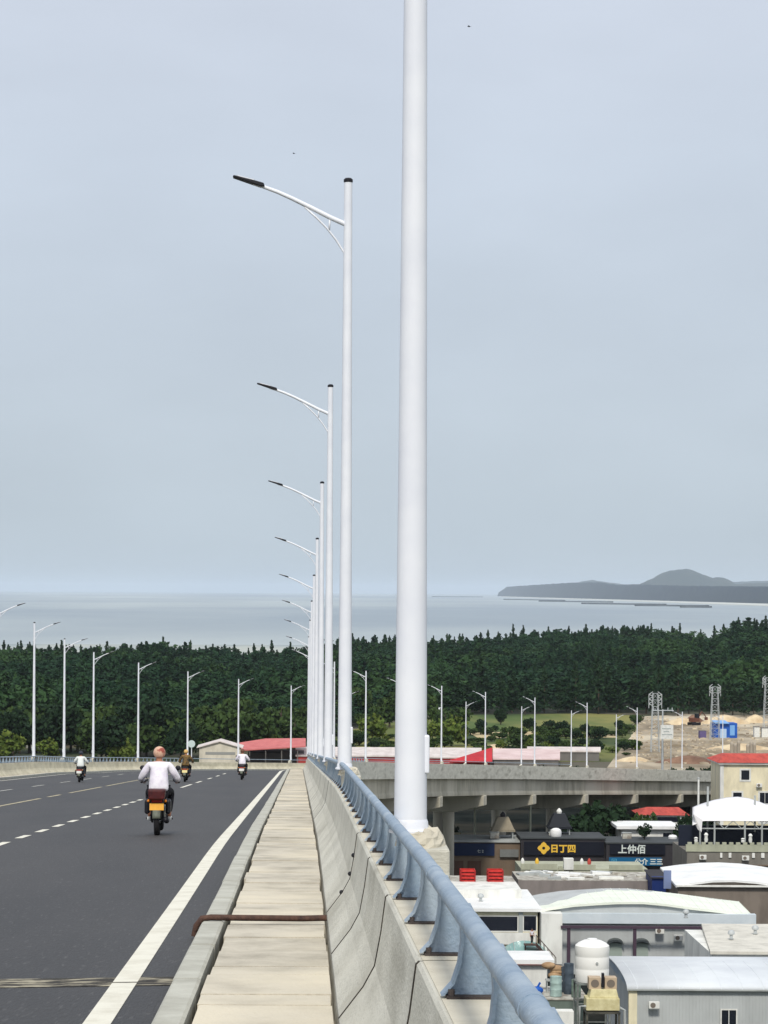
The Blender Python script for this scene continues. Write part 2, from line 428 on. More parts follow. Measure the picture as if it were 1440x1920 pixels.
for side in (0,1):
    for k in range(0, 20):
        s = 19.5+25.5*k
        if side == 1 and k < 4: continue
        if s > 545: continue
        x,y,z = bp(s, (.785 if k == 0 else .695) if side == 0 else 2*CU-.785, 1.30); h = heading(s)
        if side == 1: z = bp(s, .82, 1.30)[2] - .3
        if first: o = L0; first = False
        else: o = copy_tree(L0)
        o.location = (x,y,z); o.rotation_euler = (0,0,-h+(math.pi if side else 0))
        row = 'right' if side == 0 else 'left'
        if side == 0:
            if k == 0: lb = 'tall white street lamp closest to the camera, its top cut off by the frame'
            elif k == 1: lb = 'white street lamp with the largest visible curved arm, second from the camera'
            else: lb = 'white street lamp, %s from the camera along the right-hand parapet' % ordn(k)
        else:
            lb = 'white street lamp, %s from the left end of the row on the far parapet' % ordn(k-4+ (0))
            if k == 4 or k == 5: lb = 'white street lamp on the left parapet beyond the left edge, %s from camera' % ('nearer' if k == 4 else 'farther')
            elif k == 6: lb = 'white street lamp at the left edge of the photo showing only its arm'
            else: lb = 'white street lamp, %s full one from the left on the far left parapet' % (['first','second','third','fourth','fifth','sixth','seventh','eighth','ninth','tenth','eleventh','twelfth','thirteenth','fourteenth'][k-7])
        tag(o, lb, 'street lamp', 'white lamps along the right parapet' if side == 0 else 'white lamps along the left parapet')
        if k < 19:
            pd = pedestal(x,y,z,h,side==1,k+side*40)
            tag(pd, ('concrete pedestal with rough mortar top under the %s' % (('nearest street lamp' if k==0 else '%s lamp of the right parapet' % ordn(k)) if side==0 else '%s lamp of the left parapet' % ordn(k-4))), 'pedestal', 'pedestals under the bridge lamps')

# ------------------------------------------------------------------ land, sea and far shore
def sheet(poly, z, name, m, kind='structure', sub=None):
    me = bpy.data.meshes.new(name); me.from_pydata([(x,y,z) for x,y in poly], [], [tuple(range(len(poly)))]); me.materials.append(m)
    o = bpy.data.objects.new(name, me); SC.collection.objects.link(o); return tag(o, kind=kind)
g_m = mat('plain_ground', (.035,.055,.02,1), .95, (.10,.085,.055,1), .03, 8, (.42,.62), .4, 1, col3=(.13,.12,.09,1), scale3=.008)
sheet([(-3000,-400),(3000,-400),(3000,1990),(1400,1900),(700,2010),(300,1960),(60,1900),(20,1560),(-120,1540),(-400,1500),(-3000,1450)], 0, 'ground', g_m)
mud = mat('mudflat', lin(176,180,172), .7, lin(150,160,162), .01, 6, (.4,.6), stretch=(1,.3,1))
sheet([(-3000,1440),(-400,1490),(-120,1530),(20,1550),(60,1890),(300,1950),(700,2000),(1400,1890),(3000,1980),(3000,2150),(700,2300),(200,2120),(-150,2060),(-3000,2020)], -.25, 'mudflat', mud)
seam = bpy.data.materials.new('sea_water'); seam.use_nodes = True; n = seam.node_tree.nodes; l = seam.node_tree.links; b = n['Principled BSDF']
b.inputs['Roughness'].default_value = .32; b.inputs['Specular IOR Level'].default_value = .35
t = n.new('ShaderNodeTexCoord'); mpn = n.new('ShaderNodeMapping'); mpn.inputs['Scale'].default_value = (.0006,.00022,1); l.new(t.outputs['Object'], mpn.inputs[0])
a = n.new('ShaderNodeTexNoise'); a.inputs['Scale'].default_value = 1; a.inputs['Detail'].default_value = 8; a.inputs['Roughness'].default_value=.65; l.new(mpn.outputs[0], a.inputs['Vector'])
r = n.new('ShaderNodeValToRGB'); l.new(a.outputs[0], r.inputs[0]); r.color_ramp.elements[0].position=.36; r.color_ramp.elements[0].color=lin(124,138,146); r.color_ramp.elements[1].position=.62; r.color_ramp.elements[1].color=lin(172,180,176)
l.new(r.outputs[0], b.inputs['Base Color'])
bn = n.new('ShaderNodeTexNoise'); bn.inputs['Scale'].default_value=.15; bn.inputs['Detail'].default_value=6; l.new(t.outputs['Object'], bn.inputs['Vector'])
bb = n.new('ShaderNodeBump'); bb.inputs['Strength'].default_value=.5; bb.inputs['Distance'].default_value=1; l.new(bn.outputs[0], bb.inputs['Height']); l.new(bb.outputs[0], b.inputs['Normal'])
sheet([(-60000,-2000),(60000,-2000),(60000,90000),(-60000,90000)], -.6, 'sea', seam)

def ridge(name, pts, y0, dep, m, label, kind=None, jag=0.0, seed=1, step=40):
    """hill mass: crest line in metres (x, z) at distance y0, rounded down to the water before and behind"""
    rn = random.Random(seed); xs = [p[0] for p in pts]; zs = [p[1] for p in pts]
    n = int((xs[-1]-xs[0])/step); X = [xs[0]+(xs[-1]-xs[0])*i/n for i in range(n+1)]
    Z = [max(0, float(np.interp(x, xs, zs))*(1+rn.uniform(-jag,jag))) for x in X]
    prof = [(-1,0),(-.8,.35),(-.5,.72),(-.2,.94),(0,1),(.25,.93),(.6,.6),(1,0)]
    vs=[];fs=[]; k=len(prof)
    for x,z in zip(X,Z):
        for (q,hh) in prof: vs.append((x, y0+q*dep*(1+rn.uniform(-.03,.03)), -1+(z+1)*hh+ (rn.uniform(-jag,jag)*z*.5 if 0<hh<1 else 0)))
    for i in range(n):
        for j in range(k-1): fs.append((i*k+j,(i+1)*k+j,(i+1)*k+j+1,i*k+j+1))
    mb = MB(); mb.add(vs,fs); o = mb.build(name, m, None, True); tag(o, kind=kind or 'structure'); return o
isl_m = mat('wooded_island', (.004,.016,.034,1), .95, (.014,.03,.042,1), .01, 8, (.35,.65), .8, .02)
D_ = 11500
def crest(l): return [(gx(px,D_), gz(py,D_)) for px,py in l]
IB = ([936,1000,1100,1250,1440,1700],[1115.5,1117,1119,1122,1126,1129]); IC = ([936,950,990,1060,1120,1160,1200,1300,1440,1640,1700],[1108,1098,1095,1090,1088,1093,1092,1094,1094,1092,1095])
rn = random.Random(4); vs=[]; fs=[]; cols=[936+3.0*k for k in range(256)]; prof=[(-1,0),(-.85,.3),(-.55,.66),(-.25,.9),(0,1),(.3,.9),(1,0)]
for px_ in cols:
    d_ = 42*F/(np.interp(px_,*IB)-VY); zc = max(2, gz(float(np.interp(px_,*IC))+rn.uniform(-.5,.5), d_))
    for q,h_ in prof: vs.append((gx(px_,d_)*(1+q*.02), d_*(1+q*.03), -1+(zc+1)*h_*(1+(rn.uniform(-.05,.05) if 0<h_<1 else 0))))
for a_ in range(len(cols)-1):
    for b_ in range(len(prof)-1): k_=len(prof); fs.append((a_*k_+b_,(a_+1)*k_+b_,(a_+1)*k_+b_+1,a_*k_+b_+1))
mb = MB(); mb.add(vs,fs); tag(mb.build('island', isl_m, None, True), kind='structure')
D_ = 21000
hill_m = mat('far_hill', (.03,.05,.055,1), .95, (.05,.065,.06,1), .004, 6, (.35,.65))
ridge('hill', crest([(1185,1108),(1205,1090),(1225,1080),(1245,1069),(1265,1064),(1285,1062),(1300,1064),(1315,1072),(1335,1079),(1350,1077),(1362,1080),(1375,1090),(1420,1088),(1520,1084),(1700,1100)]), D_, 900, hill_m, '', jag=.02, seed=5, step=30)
D_ = 30000
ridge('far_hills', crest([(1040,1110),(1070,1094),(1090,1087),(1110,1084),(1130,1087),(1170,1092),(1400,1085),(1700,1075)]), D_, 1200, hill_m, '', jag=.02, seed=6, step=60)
bar_m = mat('sandbar_dark', lin(56,66,70), .9, lin(84,90,92), .01)
def sandbar(px0, px1, py, dl, seed, tilt=0):
    rn = random.Random(seed); d = 42*F/(py-VY); n = 14; top=[];bot=[]
    for i in range(n+1):
        t_ = i/n; x = gx(px0+(px1-px0)*t_, d); dd = d - tilt*t_*d; e = math.sin(math.pi*t_)**.6
        x = gx(px0+(px1-px0)*t_, dd)
        top.append((x, dd+dl*e*rn.uniform(.4,1))); bot.append((x, dd-dl*e*rn.uniform(.4,1)))
    mb = MB(); m_=n+1
    mb.add([(x,y,.3) for x,y in top]+[(x,y,-.7) for x,y in bot]+[(x,(y0+y1)/2,5.0) for (x,y0),(_,y1) in zip(top,bot)], [(i,i+1,2*m_+i+1,2*m_+i) for i in range(n)]+[(2*m_+i,2*m_+i+1,m_+i+1,m_+i) for i in range(n)])
    tag(mb.build('sandbar', bar_m, None), kind='structure')
for a_ in ((810,905,1117.5,400,1,.0),(944,1060,1122,200,2,.1),(1010,1150,1125,160,3,.06),(1090,1250,1129,140,4,.06),(1190,1330,1132,120,5,.02),(1275,1335,1134.5,60,6,0)): sandbar(*a_)
beach = mat('pale_shore', lin(206,208,200), .8, lin(190,192,186), .02)
def bd(px_, o): return .972*42*F/(np.interp(px_,*IB)+o-VY)
bpx = [940,1000,1060,1120,1180,1240,1300,1360,1440,1560,1700]
sheet([(gx(p,bd(p,0)),bd(p,0)) for p in bpx]+[(gx(p,bd(p,1.2+3.2*(p-940)/500)),bd(p,1.2+3.2*(p-940)/500)) for p in reversed(bpx)], .3, 'far_beach', beach)

# ------------------------------------------------------------------ foliage
def leaf_quads(pts, size, rng, elong=1.3):
    n = len(pts); a = rng.normal(size=(n,3)); a[:,2]*=.8; a /= np.linalg.norm(a,axis=1)[:,None]
    b = rng.normal(size=(n,3)); b -= (b*a).sum(1)[:,None]*a; b /= np.linalg.norm(b,axis=1)[:,None]
    sz = size*rng.uniform(.6,1.3,size=(n,1)); u = a*sz*elong; v = b*sz
    return np.stack([pts-u*.9-v*.35, pts-u*.1-v, pts+u, pts+u*.1+v*.8], 1).reshape(-1,3)
def crown_pine(n, rng, H=12, Rr=2.4):
    t = rng.beta(1.3,1.25,n); lean = rng.uniform(-.04,.04,2)
    whorl = .75+.35*np.sin(t*H*2.1+rng.uniform(0,6)); ang = rng.uniform(0,2*np.pi,n)
    lob = 1+.3*np.sin(ang*3+t*9)
    rad = Rr*np.clip((1-t)**.65,.05,1)*whorl*lob*np.sqrt(rng.uniform(.15,1,n))
    z = H*(.1+.9*t)
    return np.stack([rad*np.cos(ang)+lean[0]*z, rad*np.sin(ang)+lean[1]*z, z],1)
def crown_broad(n, rng, H=9, Rr=4):
    k = 11; c = rng.normal(size=(k,3)); c/=np.linalg.norm(c,axis=1)[:,None]; c = c*np.array([Rr*.6,Rr*.6,H*.25])+np.array([0,0,H*.6])
    r_ = rng.uniform(.3,.55,k)*Rr; i = rng.integers(0,k,n); d = rng.normal(size=(n,3)); d/=np.linalg.norm(d,axis=1)[:,None]
    p = c[i]+d*r_[i][:,None]*rng.uniform(.65,1.05,(n,1)); p[:,2] = np.clip(p[:,2], H*.12, None); return p
def quads_mesh(name, V, m):
    me = bpy.data.meshes.new(name); nq = len(V)//4
    me.vertices.add(len(V)); me.vertices.foreach_set('co', V.astype(np.float32).ravel())
    me.loops.add(len(V)); me.loops.foreach_set('vertex_index', np.arange(len(V),dtype=np.int32))
    me.polygons.add(nq); me.polygons.foreach_set('loop_start', np.arange(0,len(V),4,dtype=np.int32)); 
    try: me.polygons.foreach_set('loop_total', np.full(nq,4,dtype=np.int32))
    except Exception: pass
    me.materials.append(m); me.update(calc_edges=True); return me
rng = np.random.default_rng(11)
pine_m = mat('casuarina_foliage', (.010,.028,.014,1), .9, (.03,.062,.026,1), .35, 4, (.35,.68), col3=(.022,.04,.03,1), scale3=.018, spec=.15)
pineF_m = mat('wood_foliage', (.007,.028,.015,1), .9, (.028,.066,.028,1), .10, 5, (.36,.66), col3=(.04,.085,.028,1), scale3=.014, c3=(.5,.62), spec=.15)
broad_m = mat('broadleaf_foliage', (.022,.046,.012,1), .85, (.06,.10,.022,1), .5, 4, (.35,.7), col3=(.03,.06,.02,1), scale3=.05, spec=.2)
lite_m = mat('yellow_green_foliage', (.07,.12,.02,1), .85, (.14,.17,.03,1), .6, 4, (.35,.7), spec=.2)
dark_m = mat('dark_green_foliage', (.010,.026,.012,1), .85, (.022,.05,.018,1), .8, 4, (.35,.7), spec=.2)
bark_m = mat('bark', (.06,.045,.035,1), .95, (.1,.08,.06,1), 3)

SKY_PTS = [(-400,1218),(0,1219),(300,1218),(560,1213),(640,1198),(800,1191),(900,1182),(1000,1175),(1150,1170),(1250,1170),(1340,1178),(1360,1168),(1385,1150),(1440,1146),(1900,1140)]
def back_d(px): return np.interp(px, [-400,560,640,1340,1400,1900],[1450,1480,1700,1800,1500,1450])
def front_d(px): return np.interp(px, [-400,0,350,600,640,800,1200,1440,1900],[720,730,770,770,800,900,930,950,960])
def lift(px, d):
    """height of the sandy rise the wood grows on"""
    want = EYE-(np.interp(px,[a for a,b in SKY_PTS],[b for a,b in SKY_PTS])+2-VY)*back_d(px)/F - 12.0
    t = np.clip((d-front_d(px))/(back_d(px)-front_d(px)),0,1)
    return np.maximum(want,0)*t**1.3
# rise as terrain
pxs = np.linspace(-500,2000,60); vs=[];fs=[]; nd=14
for px_ in pxs:
    for j in range(nd+1):
        t_=j/nd; d = front_d(px_)+(back_d(px_)+60-front_d(px_))*t_; vs.append((gx(px_,d), d, float(lift(px_,d))+.05))
for i in range(len(pxs)-1):
    for j in range(nd): k=nd+1; fs.append((i*k+j,(i+1)*k+j,(i+1)*k+j+1,i*k+j+1))
mb = MB(); mb.add(vs,fs); tag(mb.build('wood_floor', mat('forest_floor',(.015,.02,.012,1),.95,(.03,.035,.02,1),.1), None, True), kind='structure')
T = [leaf_quads(crown_pine(230, rng, 12, 2.9), .5, rng) for _ in range(4)]+[leaf_quads(crown_broad(260, rng, 12, 4.4), .54, rng) for _ in range(4)]
big = []
pos = []
step = 8.2; d = 760.0
while d < 1800:
    x = gx(-260, d)
    while x < gx(1700, d):
        xx = x+rng.uniform(-3.6,3.6); dd = d+rng.uniform(-3.6,3.6); px_ = VX+F*xx/dd
        if front_d(px_)+6 < dd < back_d(px_): pos.append((xx,dd,px_))
        x += step
    d += step*(1.0 if d < 1100 else 1.15)
for i,(xx,dd,px_) in enumerate(pos):
    kind_ = math.sin(xx*.021+2.1*math.sin(dd*.013+xx*.006)); t_ = T[rng.integers(0,4)] if kind_ > .35 or rng.random() < .3 else T[rng.integers(4,8)]; a_ = rng.uniform(0,6.28); c_, s_ = math.cos(a_), math.sin(a_)
    patch = .5+.5*math.sin(xx*.045+1.7*math.sin(dd*.021)); hs = (.58+.46*patch)*rng.uniform(.7,1.25); ws = rng.uniform(.7,1.9)
    back = (back_d(px_)-dd) < 25
    if back: hs = rng.choice([.7,.8,.9,1.0],p=[.35,.3,.2,.15])
    v = t_.copy(); x0 = v[:,0]*c_-v[:,1]*s_; y0 = v[:,0]*s_+v[:,1]*c_
    v[:,0]=x0*ws+xx; v[:,1]=y0*ws+dd; v[:,2]=v[:,2]*hs+float(lift(px_,dd)); big.append(v)
fo = bpy.data.objects.new('wood', quads_mesh('wood', np.concatenate(big), pineF_m)); SC.collection.objects.link(fo)
tag(fo, 'dense dark green coastal wood between the plain and the sea', 'wood', kind='stuff')
del big
def tree_proto(kind, m, n, H, Rr, sz):
    me = quads_mesh('crown', leaf_quads((crown_pine if kind=='pine' else crown_broad)(n, rng, H, Rr), sz, rng), m)
    tb = MB().tube([(0,0,-.3),(.05,0,H*.3),(.0,.05,H*.62),(0,0,H*.85)], [Rr*.075,Rr*.06,Rr*.035,.02], 7)
    for k in range(6):
        a_=k*1.05+rng.uniform(0,.5); z0=H*(.32+.07*k); rr=Rr*(.55 if kind!='pine' else .45*(1-.1*k)); tb.tube([(0,0,z0),(rr*.5*math.cos(a_),rr*.5*math.sin(a_),z0+H*.06),(rr*math.cos(a_),rr*math.sin(a_),z0+H*.1)], [Rr*.03,Rr*.02,.02], 5)
    tm = bpy.data.meshes.new('trunk'); tm.from_pydata(tb.v,[],tb.f); tm.materials.append(bark_m); return me, tm
def put_tree(name, proto, x, y, z, s, sz_, label, cat, group, rz=None):
    r = thing(name, label, cat, (x,y,z), random.uniform(0,6.28) if rz is None else rz, group); r.scale = (s,s,s*sz_)
    for nm, me in (('crown',proto[0]),('trunk',proto[1])):
        o = bpy.data.objects.new(nm, me); SC.collection.objects.link(o); o.parent = r
    return r
pines = [tree_proto('pine', pine_m, 420, 12, 1.9+.3*k, .42) for k in range(4)]
broads = [tree_proto('broad', broad_m, 700, 8, 4.2, .5) for k in range(3)]
lites = [tree_proto('broad', lite_m, 500, 5, 3, .4) for k in range(2)]
darks = [tree_proto('broad', dark_m, 900, 8, 4.2, .42) for k in range(3)]
rr = random.Random(21)
# spiky tips along the top edge of the wood
px_ = -12; k = 0
while px_ < 1450:
    d = float(back_d(px_)) - rr.uniform(2, 20)
    if not (738 < px_ < 800):
        hs = rr.choice([.85,.9,1.0,1.08,1.22]); 
        if px_ > 1355: hs *= 1.0
        sd = 'beside the sea at the left' if px_ < 570 else ('above the right bridge half' if px_ < 1350 else 'on the high clump at the right edge')
        put_tree('pine_tree', pines[k%4], gx(px_,d), d, float(lift(px_,d)), rr.uniform(.8,1.15), hs,
            ('dark pine tip on the top edge of the wood '+sd if px_ < 1350 else 'dark pine tip on the high clump of the wood at the right edge'), 'tree', 'pines along the top edge of the wood, '+sd)
    px_ += rr.choice([7,10,14,19,27]); k += 1
# trees along the near edge of the wood
k = 0
for px0,px1,st,dlo,dhi in ((-15,380,15,640,690),(-10,350,19,700,750),(350,600,13,690,760),(600,860,20,800,880),(860,1450,21,905,935)):
    px_ = px0
    while px_ < px1:
        d = rr.uniform(dlo,dhi)
        if px0 == 860: put_tree('pine_tree', pines[k%4], gx(px_,d), d, 0, rr.uniform(.8,1.6), rr.uniform(.7,1.1), 'dark pine at the near edge of the wood behind the open field', 'tree', 'pines at the near edge of the wood behind the field')
        elif px0 == 600: put_tree('leafy_tree', broads[k%3], gx(px_,d), d, 0, rr.uniform(.8,1.2), rr.uniform(.8,1.2), 'mid green tree at the near edge of the wood right of the second lamp', 'tree', 'leafy trees at the foot of the wood in the middle')
        else:
            w_ = 'above the red-roofed shed' if px0 == 350 else 'behind the left parapet'
            put_tree('leafy_tree', (lites if k%5 == 2 else broads if (k%3 or px0==350) else darks)[k%2], gx(px_,d), d, 0, rr.uniform(.9,1.5), rr.uniform(.9,1.3), 'mid green leafy tree at the foot of the wood '+w_, 'tree', 'leafy trees at the foot of the wood '+w_)
        px_ += st*rr.uniform(.7,1.3); k += 1
for (px_,d,s,lb) in ((227,640,1.1,'bright yellow-green bush just above the left parapet between two lamps'),(92,650,1.0,'yellow-green bush beside the first full lamp on the left'),(560,655,.8,'low green bush beside the red-roofed shed'),(848,720,1.5,'light green bushy tree right of the closest lamp'),(700,740,1.4,'light green bush above the pale long roof, left of the closest lamp'),(812,745,1.1,'small yellowish bush just right of the closest lamp')):
    put_tree('bush', lites[int(px_)%2], gx(px_,d), d, 0, s, 1, lb, 'bush', None)
for k in range(190):
    px_ = rr.uniform(600,1200); py_ = rr.choice([rr.uniform(1368,1384),rr.uniform(1396,1418),rr.uniform(1350,1420)]); d = 42*F/(py_-VY)
    if 630 < d < 665: d = 668
    put_tree('bush', [broads[0],lites[0],darks[1],lites[1],broads[1]][k%5], gx(px_,d), d, 0, rr.uniform(.3,.7), rr.uniform(.35,.95), 'low bush on the open field beyond the bridge and pale roofs', 'bush', 'bushes scattered over the field beyond the bridge')

# field and yard beyond the bridge
field_m = mat('field_grass', (.075,.12,.025,1), .95, (.22,.21,.06,1), .05, 8, (.42,.58), .3, 2, stretch=(.5,.16,1), col3=(.035,.065,.018,1), scale3=.035, c3=(.5,.58))
dirt_m = mat('bare_dirt', lin(170,156,134), .95, lin(118,106,86), .08, 8, (.38,.64), .5, 1, stretch=(1,.4,1), col3=lin(208,196,172), scale3=.03, c3=(.5,.62))
def patch(pts, z, name, m): return sheet([(gx(a_, 42*F/(b_-VY)), 42*F/(b_-VY)) for a_,b_ in pts], z, name, m)
patch([(600,1425),(1235,1425),(1215,1385),(1198,1338),(1100,1334),(960,1334),(860,1338),(790,1345),(700,1360),(600,1380)], .02, 'field', field_m)
patch([(1130,1450),(1700,1450),(1700,1335),(1560,1333),(1400,1336),(1290,1334),(1200,1340),(1195,1365),(1170,1395)], .04, 'dirt_yard', dirt_m)
patch([(880,1372),(1060,1368),(1150,1372),(1160,1380),(1040,1378),(900,1383)], .06, 'sand_strip', mat('pale_sand', lin(206,190,150), .95, lin(180,160,120), .05))
asph_d = mat('yard_shade_asphalt', lin(42,46,44), .9, lin(26,30,30), .12, 6, (.35,.65), .3, 2, col3=lin(60,58,52), scale3=.05, spec=0.0)  # dark asphalt, deepened further to paint in the shade under the bridge
patch([(700,1980),(1800,1980),(1700,1462),(1100,1462),(760,1468)], .08, 'paved_yard', asph_d)
lane_m = mat('lane_concrete', lin(150,146,134), .95, lin(120,116,106), .3)
patch([(860,1660),(1500,1660),(1500,1642),(860,1642)], .10, 'lane', lane_m)

def mound(px_, py_, wpx, hpx, m, label, seed, name='dirt_mound', grp=None, dep=.6):
    d = 42*F/(py_-VY); w_ = wpx*d/F/2; h_ = .72*hpx*d/F; rn = random.Random(seed); n=20; m_=6; vs=[];fs=[]
    for i in range(m_+1):
        q=i/m_; 
        for k in range(n):
            a_=2*math.pi*k/n; r_=(1-q)*(1+.12*math.sin(a_*3+seed)+rn.uniform(-.06,.06)); vs.append((w_*r_*math.cos(a_), w_*dep*r_*math.sin(a_), h_*(1-(1-q)**1.6)*(1+rn.uniform(-.05,.05))-.05))
    for i in range(m_):
        for k in range(n): k2=(k+1)%n; fs.append((i*n+k,i*n+k2,(i+1)*n+k2,(i+1)*n+k))
    mb = MB(); mb.add(vs,fs); o = mb.build(name, m, None, True); o.location = (gx(px_,d), d, 0); return tag(o, label, 'mound', grp)
sandp = mat('sand_heap', lin(222,204,170), .95, lin(190,166,132), .3, 6, (.35,.65), .5, 2)
redd = mat('red_earth', lin(142,112,92), .95, lin(104,78,64), .3, 6, (.35,.65), .5, 2)
mound(1280,1354,76,18,sandp,'pale sand heap left of the reddish earth heap at the wood edge',1)
mound(1301,1350,42,20,redd,'reddish brown earth heap against the foot of the wood',2)
mound(1360,1352,96,24,sandp,'large pale sand heap behind the blue shed',3)
mound(1418,1350,50,22,sandp,'pale sand heap at the right edge below the wood',4)
mound(1295,1426,120,20,redd,'low reddish dirt bank just above the bridge parapet near the yellow house',5)
mound(1190,1424,70,14,sandp,'low sandy bank above the bridge parapet beside the tall lamps',6)
mound(1390,1400,130,16,sandp,'grey-brown gravel heap left of the red tiled roof',7)
mound(935,1400,90,10,sandp,'flat sandy heap on the field behind the pink roofs',8)

# generic building pieces -------------------------------------------------
glass = mat('window_dark', lin(26,30,42), .15, spec=.6)
frame_w = mat('white_frame', lin(232,232,226), .6, lin(210,210,204), 2)
def rect(mb, px0, px1, py0, py1, d, dep, dy=0): mb.span(gx(px0,d), gx(px1,d), d+dy, d+dy+dep, gz(py1,d), gz(py0,d)); return mb
def window(parent, loc, px0, px1, py0, py1, d, fm=frame_w, bars=1, fw=.14):
    x0,x1,z0,z1 = gx(px0,d),gx(px1,d),gz(py1,d),gz(py0,d)
    x0-=loc[0];x1-=loc[0];z0-=loc[2];z1-=loc[2]; y=d-loc[1]; f = MB()
    f.span(x0-fw,x1+fw,y-.07,y+.05,z1,z1+fw); f.span(x0-fw,x1+fw,y-.09,y+.05,z0-fw,z0); f.span(x0-fw,x0,y-.07,y+.05,z0,z1); f.span(x1,x1+fw,y-.07,y+.05,z0,z1)
    for k in range(1,bars+1):
        xm=x0+(x1-x0)*k/(bars+1); f.span(xm-.035,xm+.035,y-.06,y+.04,z0,z1)
    wo = f.build('window', fm, parent); MB().span(x0,x1,y-.02,y+.03,z0,z1).build('pane', glass, wo); return wo
def bld(name, label, cat, px0, px1, pytop, d, dep, wm, z0=-.3, rz=0, group=None):
    x = gx((px0+px1)/2, d); r = thing(name, label, cat, (x,d,0), rz, group); hw=(gx(px1,d)-gx(px0,d))/2
    MB().span(-hw,hw,0,dep,z0,gz(pytop,d)).build('wall', wm, r); r['_hw']=0; del r['_hw']; return r, hw, gz(pytop,d)
wred = mat('red_tile_roof', lin(196,84,72), .85, lin(158,62,56), .5, 6, (.4,.7), .5, 6, stretch=(3,1,1))
pinkroof = mat('faded_red_roof', lin(206,120,116), .85, lin(186,96,96), .4, 6, (.4,.7), .3, 4)
paleroof = mat('pale_sheet_roof', lin(222,212,206), .8, lin(196,184,178), .25, 6, (.4,.7), .2, 4, stretch=(2,1,1))
whiteroof = mat('white_sheet_roof', lin(240,240,238), .6, lin(218,220,218), .3, 5, (.45,.8), .1, 6)
greenroof = mat('greenish_white_roof', lin(240,244,230), .6, lin(224,231,214), .25, 5, (.4,.8), .1, 6)

# long red-roofed shed and pale gable house above the left parapet
def gable_long(name, label, px0, px1, pyr, pye, pyg, d, dep, rm, wm):
    x=gx((px0+px1)/2,d); r=thing(name,label,'building',(x,d,0)); hw=(gx(px1,d)-gx(px0,d))/2; zr=gz(pyr,d); ze=gz(pye,d)
    MB().span(-hw,hw,0,dep,-.3,ze).build('wall',wm,r)
    m_=MB(); t=.18
    for sg in (1,):
        m_.add([(-hw-.4,-.5,ze),(hw+.4,-.5,ze),(hw+.4,dep/2,zr),(-hw-.4,dep/2,zr),(hw+.4,dep+.5,ze),(-hw-.4,dep+.5,ze),
                (-hw-.4,-.5,ze-t),(hw+.4,-.5,ze-t),(hw+.4,dep/2,zr-t),(-hw-.4,dep/2,zr-t),(hw+.4,dep+.5,ze-t),(-hw-.4,dep+.5,ze-t)],
               [(0,1,2,3),(3,2,4,5),(7,6,9,8),(8,9,11,10),(0,6,7,1),(5,4,10,11),(0,3,9,6),(3,5,11,9),(1,7,8,2),(2,8,10,4)])
    m_.build('roof',rm,r); return r
greywall = wallm('grey_wall',(120,116,112)); 
r = thing('long_shed','long low shed with a faded red sheet roof beyond the left parapet','building',(gx(490,640),640,0))
hw=(gx(575,640)-gx(455,640))/2
# roof slopes toward the left and the camera
m_=MB(); A=[(gx(412,640)-r.location.x,0,gz(1400,640)),(gx(575,640)-r.location.x,0,gz(1402,640)),(gx(575,652)-r.location.x,12,gz(1384,652)),(gx(500,652)-r.location.x,12,gz(1385,652)),(gx(415,652)-r.location.x,12,gz(1399,652))]
A[0]=(gx(436,628)-r.location.x,-12,gz(1408,628)); A[1]=(gx(575,628)-r.location.x,-12,gz(1399,628))
m_.add([(x,y,z) for x,y,z in A]+[(x,y,z-.25) for x,y,z in A],[(0,1,2,3,4),(9,8,7,6,5)]+[(i,i+5,(i+1)%5+5,(i+1)%5) for i in range(5)])
m_.build('roof',pinkroof,r)
MB().span(gx(468,640)-r.location.x,gx(572,640)-r.location.x,-6,8,-.3,gz(1409,640)).build('wall',wallm('shed_wall',(92,88,86)),r)
for a_ in (470,500,530,560): MB().tube([(gx(a_,628)-r.location.x,-11.6,-.2),(gx(a_,628)-r.location.x,-11.6,gz(1408,628))],.12,8).build('post',greywall,r)
r = thing('gable_house','small pale gabled house left of the red-roofed shed','building',(gx(414,620),620,0)); hw=(gx(452,620)-gx(375,620))/2
zt=gz(1403,620); zp=gz(1391,620)
MB().span(-hw,hw,0,9,-.3,zt).build('wall',wallm('house_wall',(216,208,190)),r)
m_=MB(); m_.prism([(-hw-.6,zt-.1),(0,zp-.1),(hw+.6,zt-.1),(hw+.6,zt+.1),(0,zp+.15),(-hw-.6,zt+.1)],-.5,9.5); m_.build('roof',paleroof,r)
m_=MB(); m_.prism([(-hw,zt),(hw,zt),(0,zp-.1)],.0,.1); m_.build('gable',wallm('house_wall',(216,208,190)),r)
MB().span(-hw*.7,hw*.75,-.05,.05,gz(1416,620),gz(1411,620)).build('window',mat('grey_glass',lin(150,150,146),.3),r)
# long pale roofs between the lamps
def lean(name,label,px0,px1,pyt,pyb,d,dep,rm,fm,stripe=None,skew=0):
    x=gx((px0+px1)/2,d); r=thing(name,label,'building',(x,d,0)); z0=gz(pyb,d); z1=gz(pyt,d+dep); xa=gx(px0,d)-x; xb=gx(px1,d)-x; xc=gx(px1+skew,d+dep)-x; xd=gx(px0+skew,d+dep)-x
    m_=MB(); m_.add([(xa,0,z0),(xb,0,z0),(xc,dep,z1),(xd,dep,z1),(xa,0,z0-.3),(xb,0,z0-.3),(xc,dep,z1-.3),(xd,dep,z1-.3)],[(0,1,2,3),(7,6,5,4),(0,4,5,1),(1,5,6,2),(2,6,7,3),(3,7,4,0)]); m_.build('roof',rm,r)
    MB().span(xa+.3,xb-.3,.3,dep-.3,-.3,z0-.3).build('wall',fm,r); return r
redface = wallm('red_wall',(176,70,66))
lean('long_hall','long hall with pale roof and red front wall, left of the closest lamp',556,792,1400,1416,630,26,paleroof,redface)
lean('long_hall','long hall with pale roof seen right of the closest lamp',800,905,1400,1418,632,26,paleroof,redface)
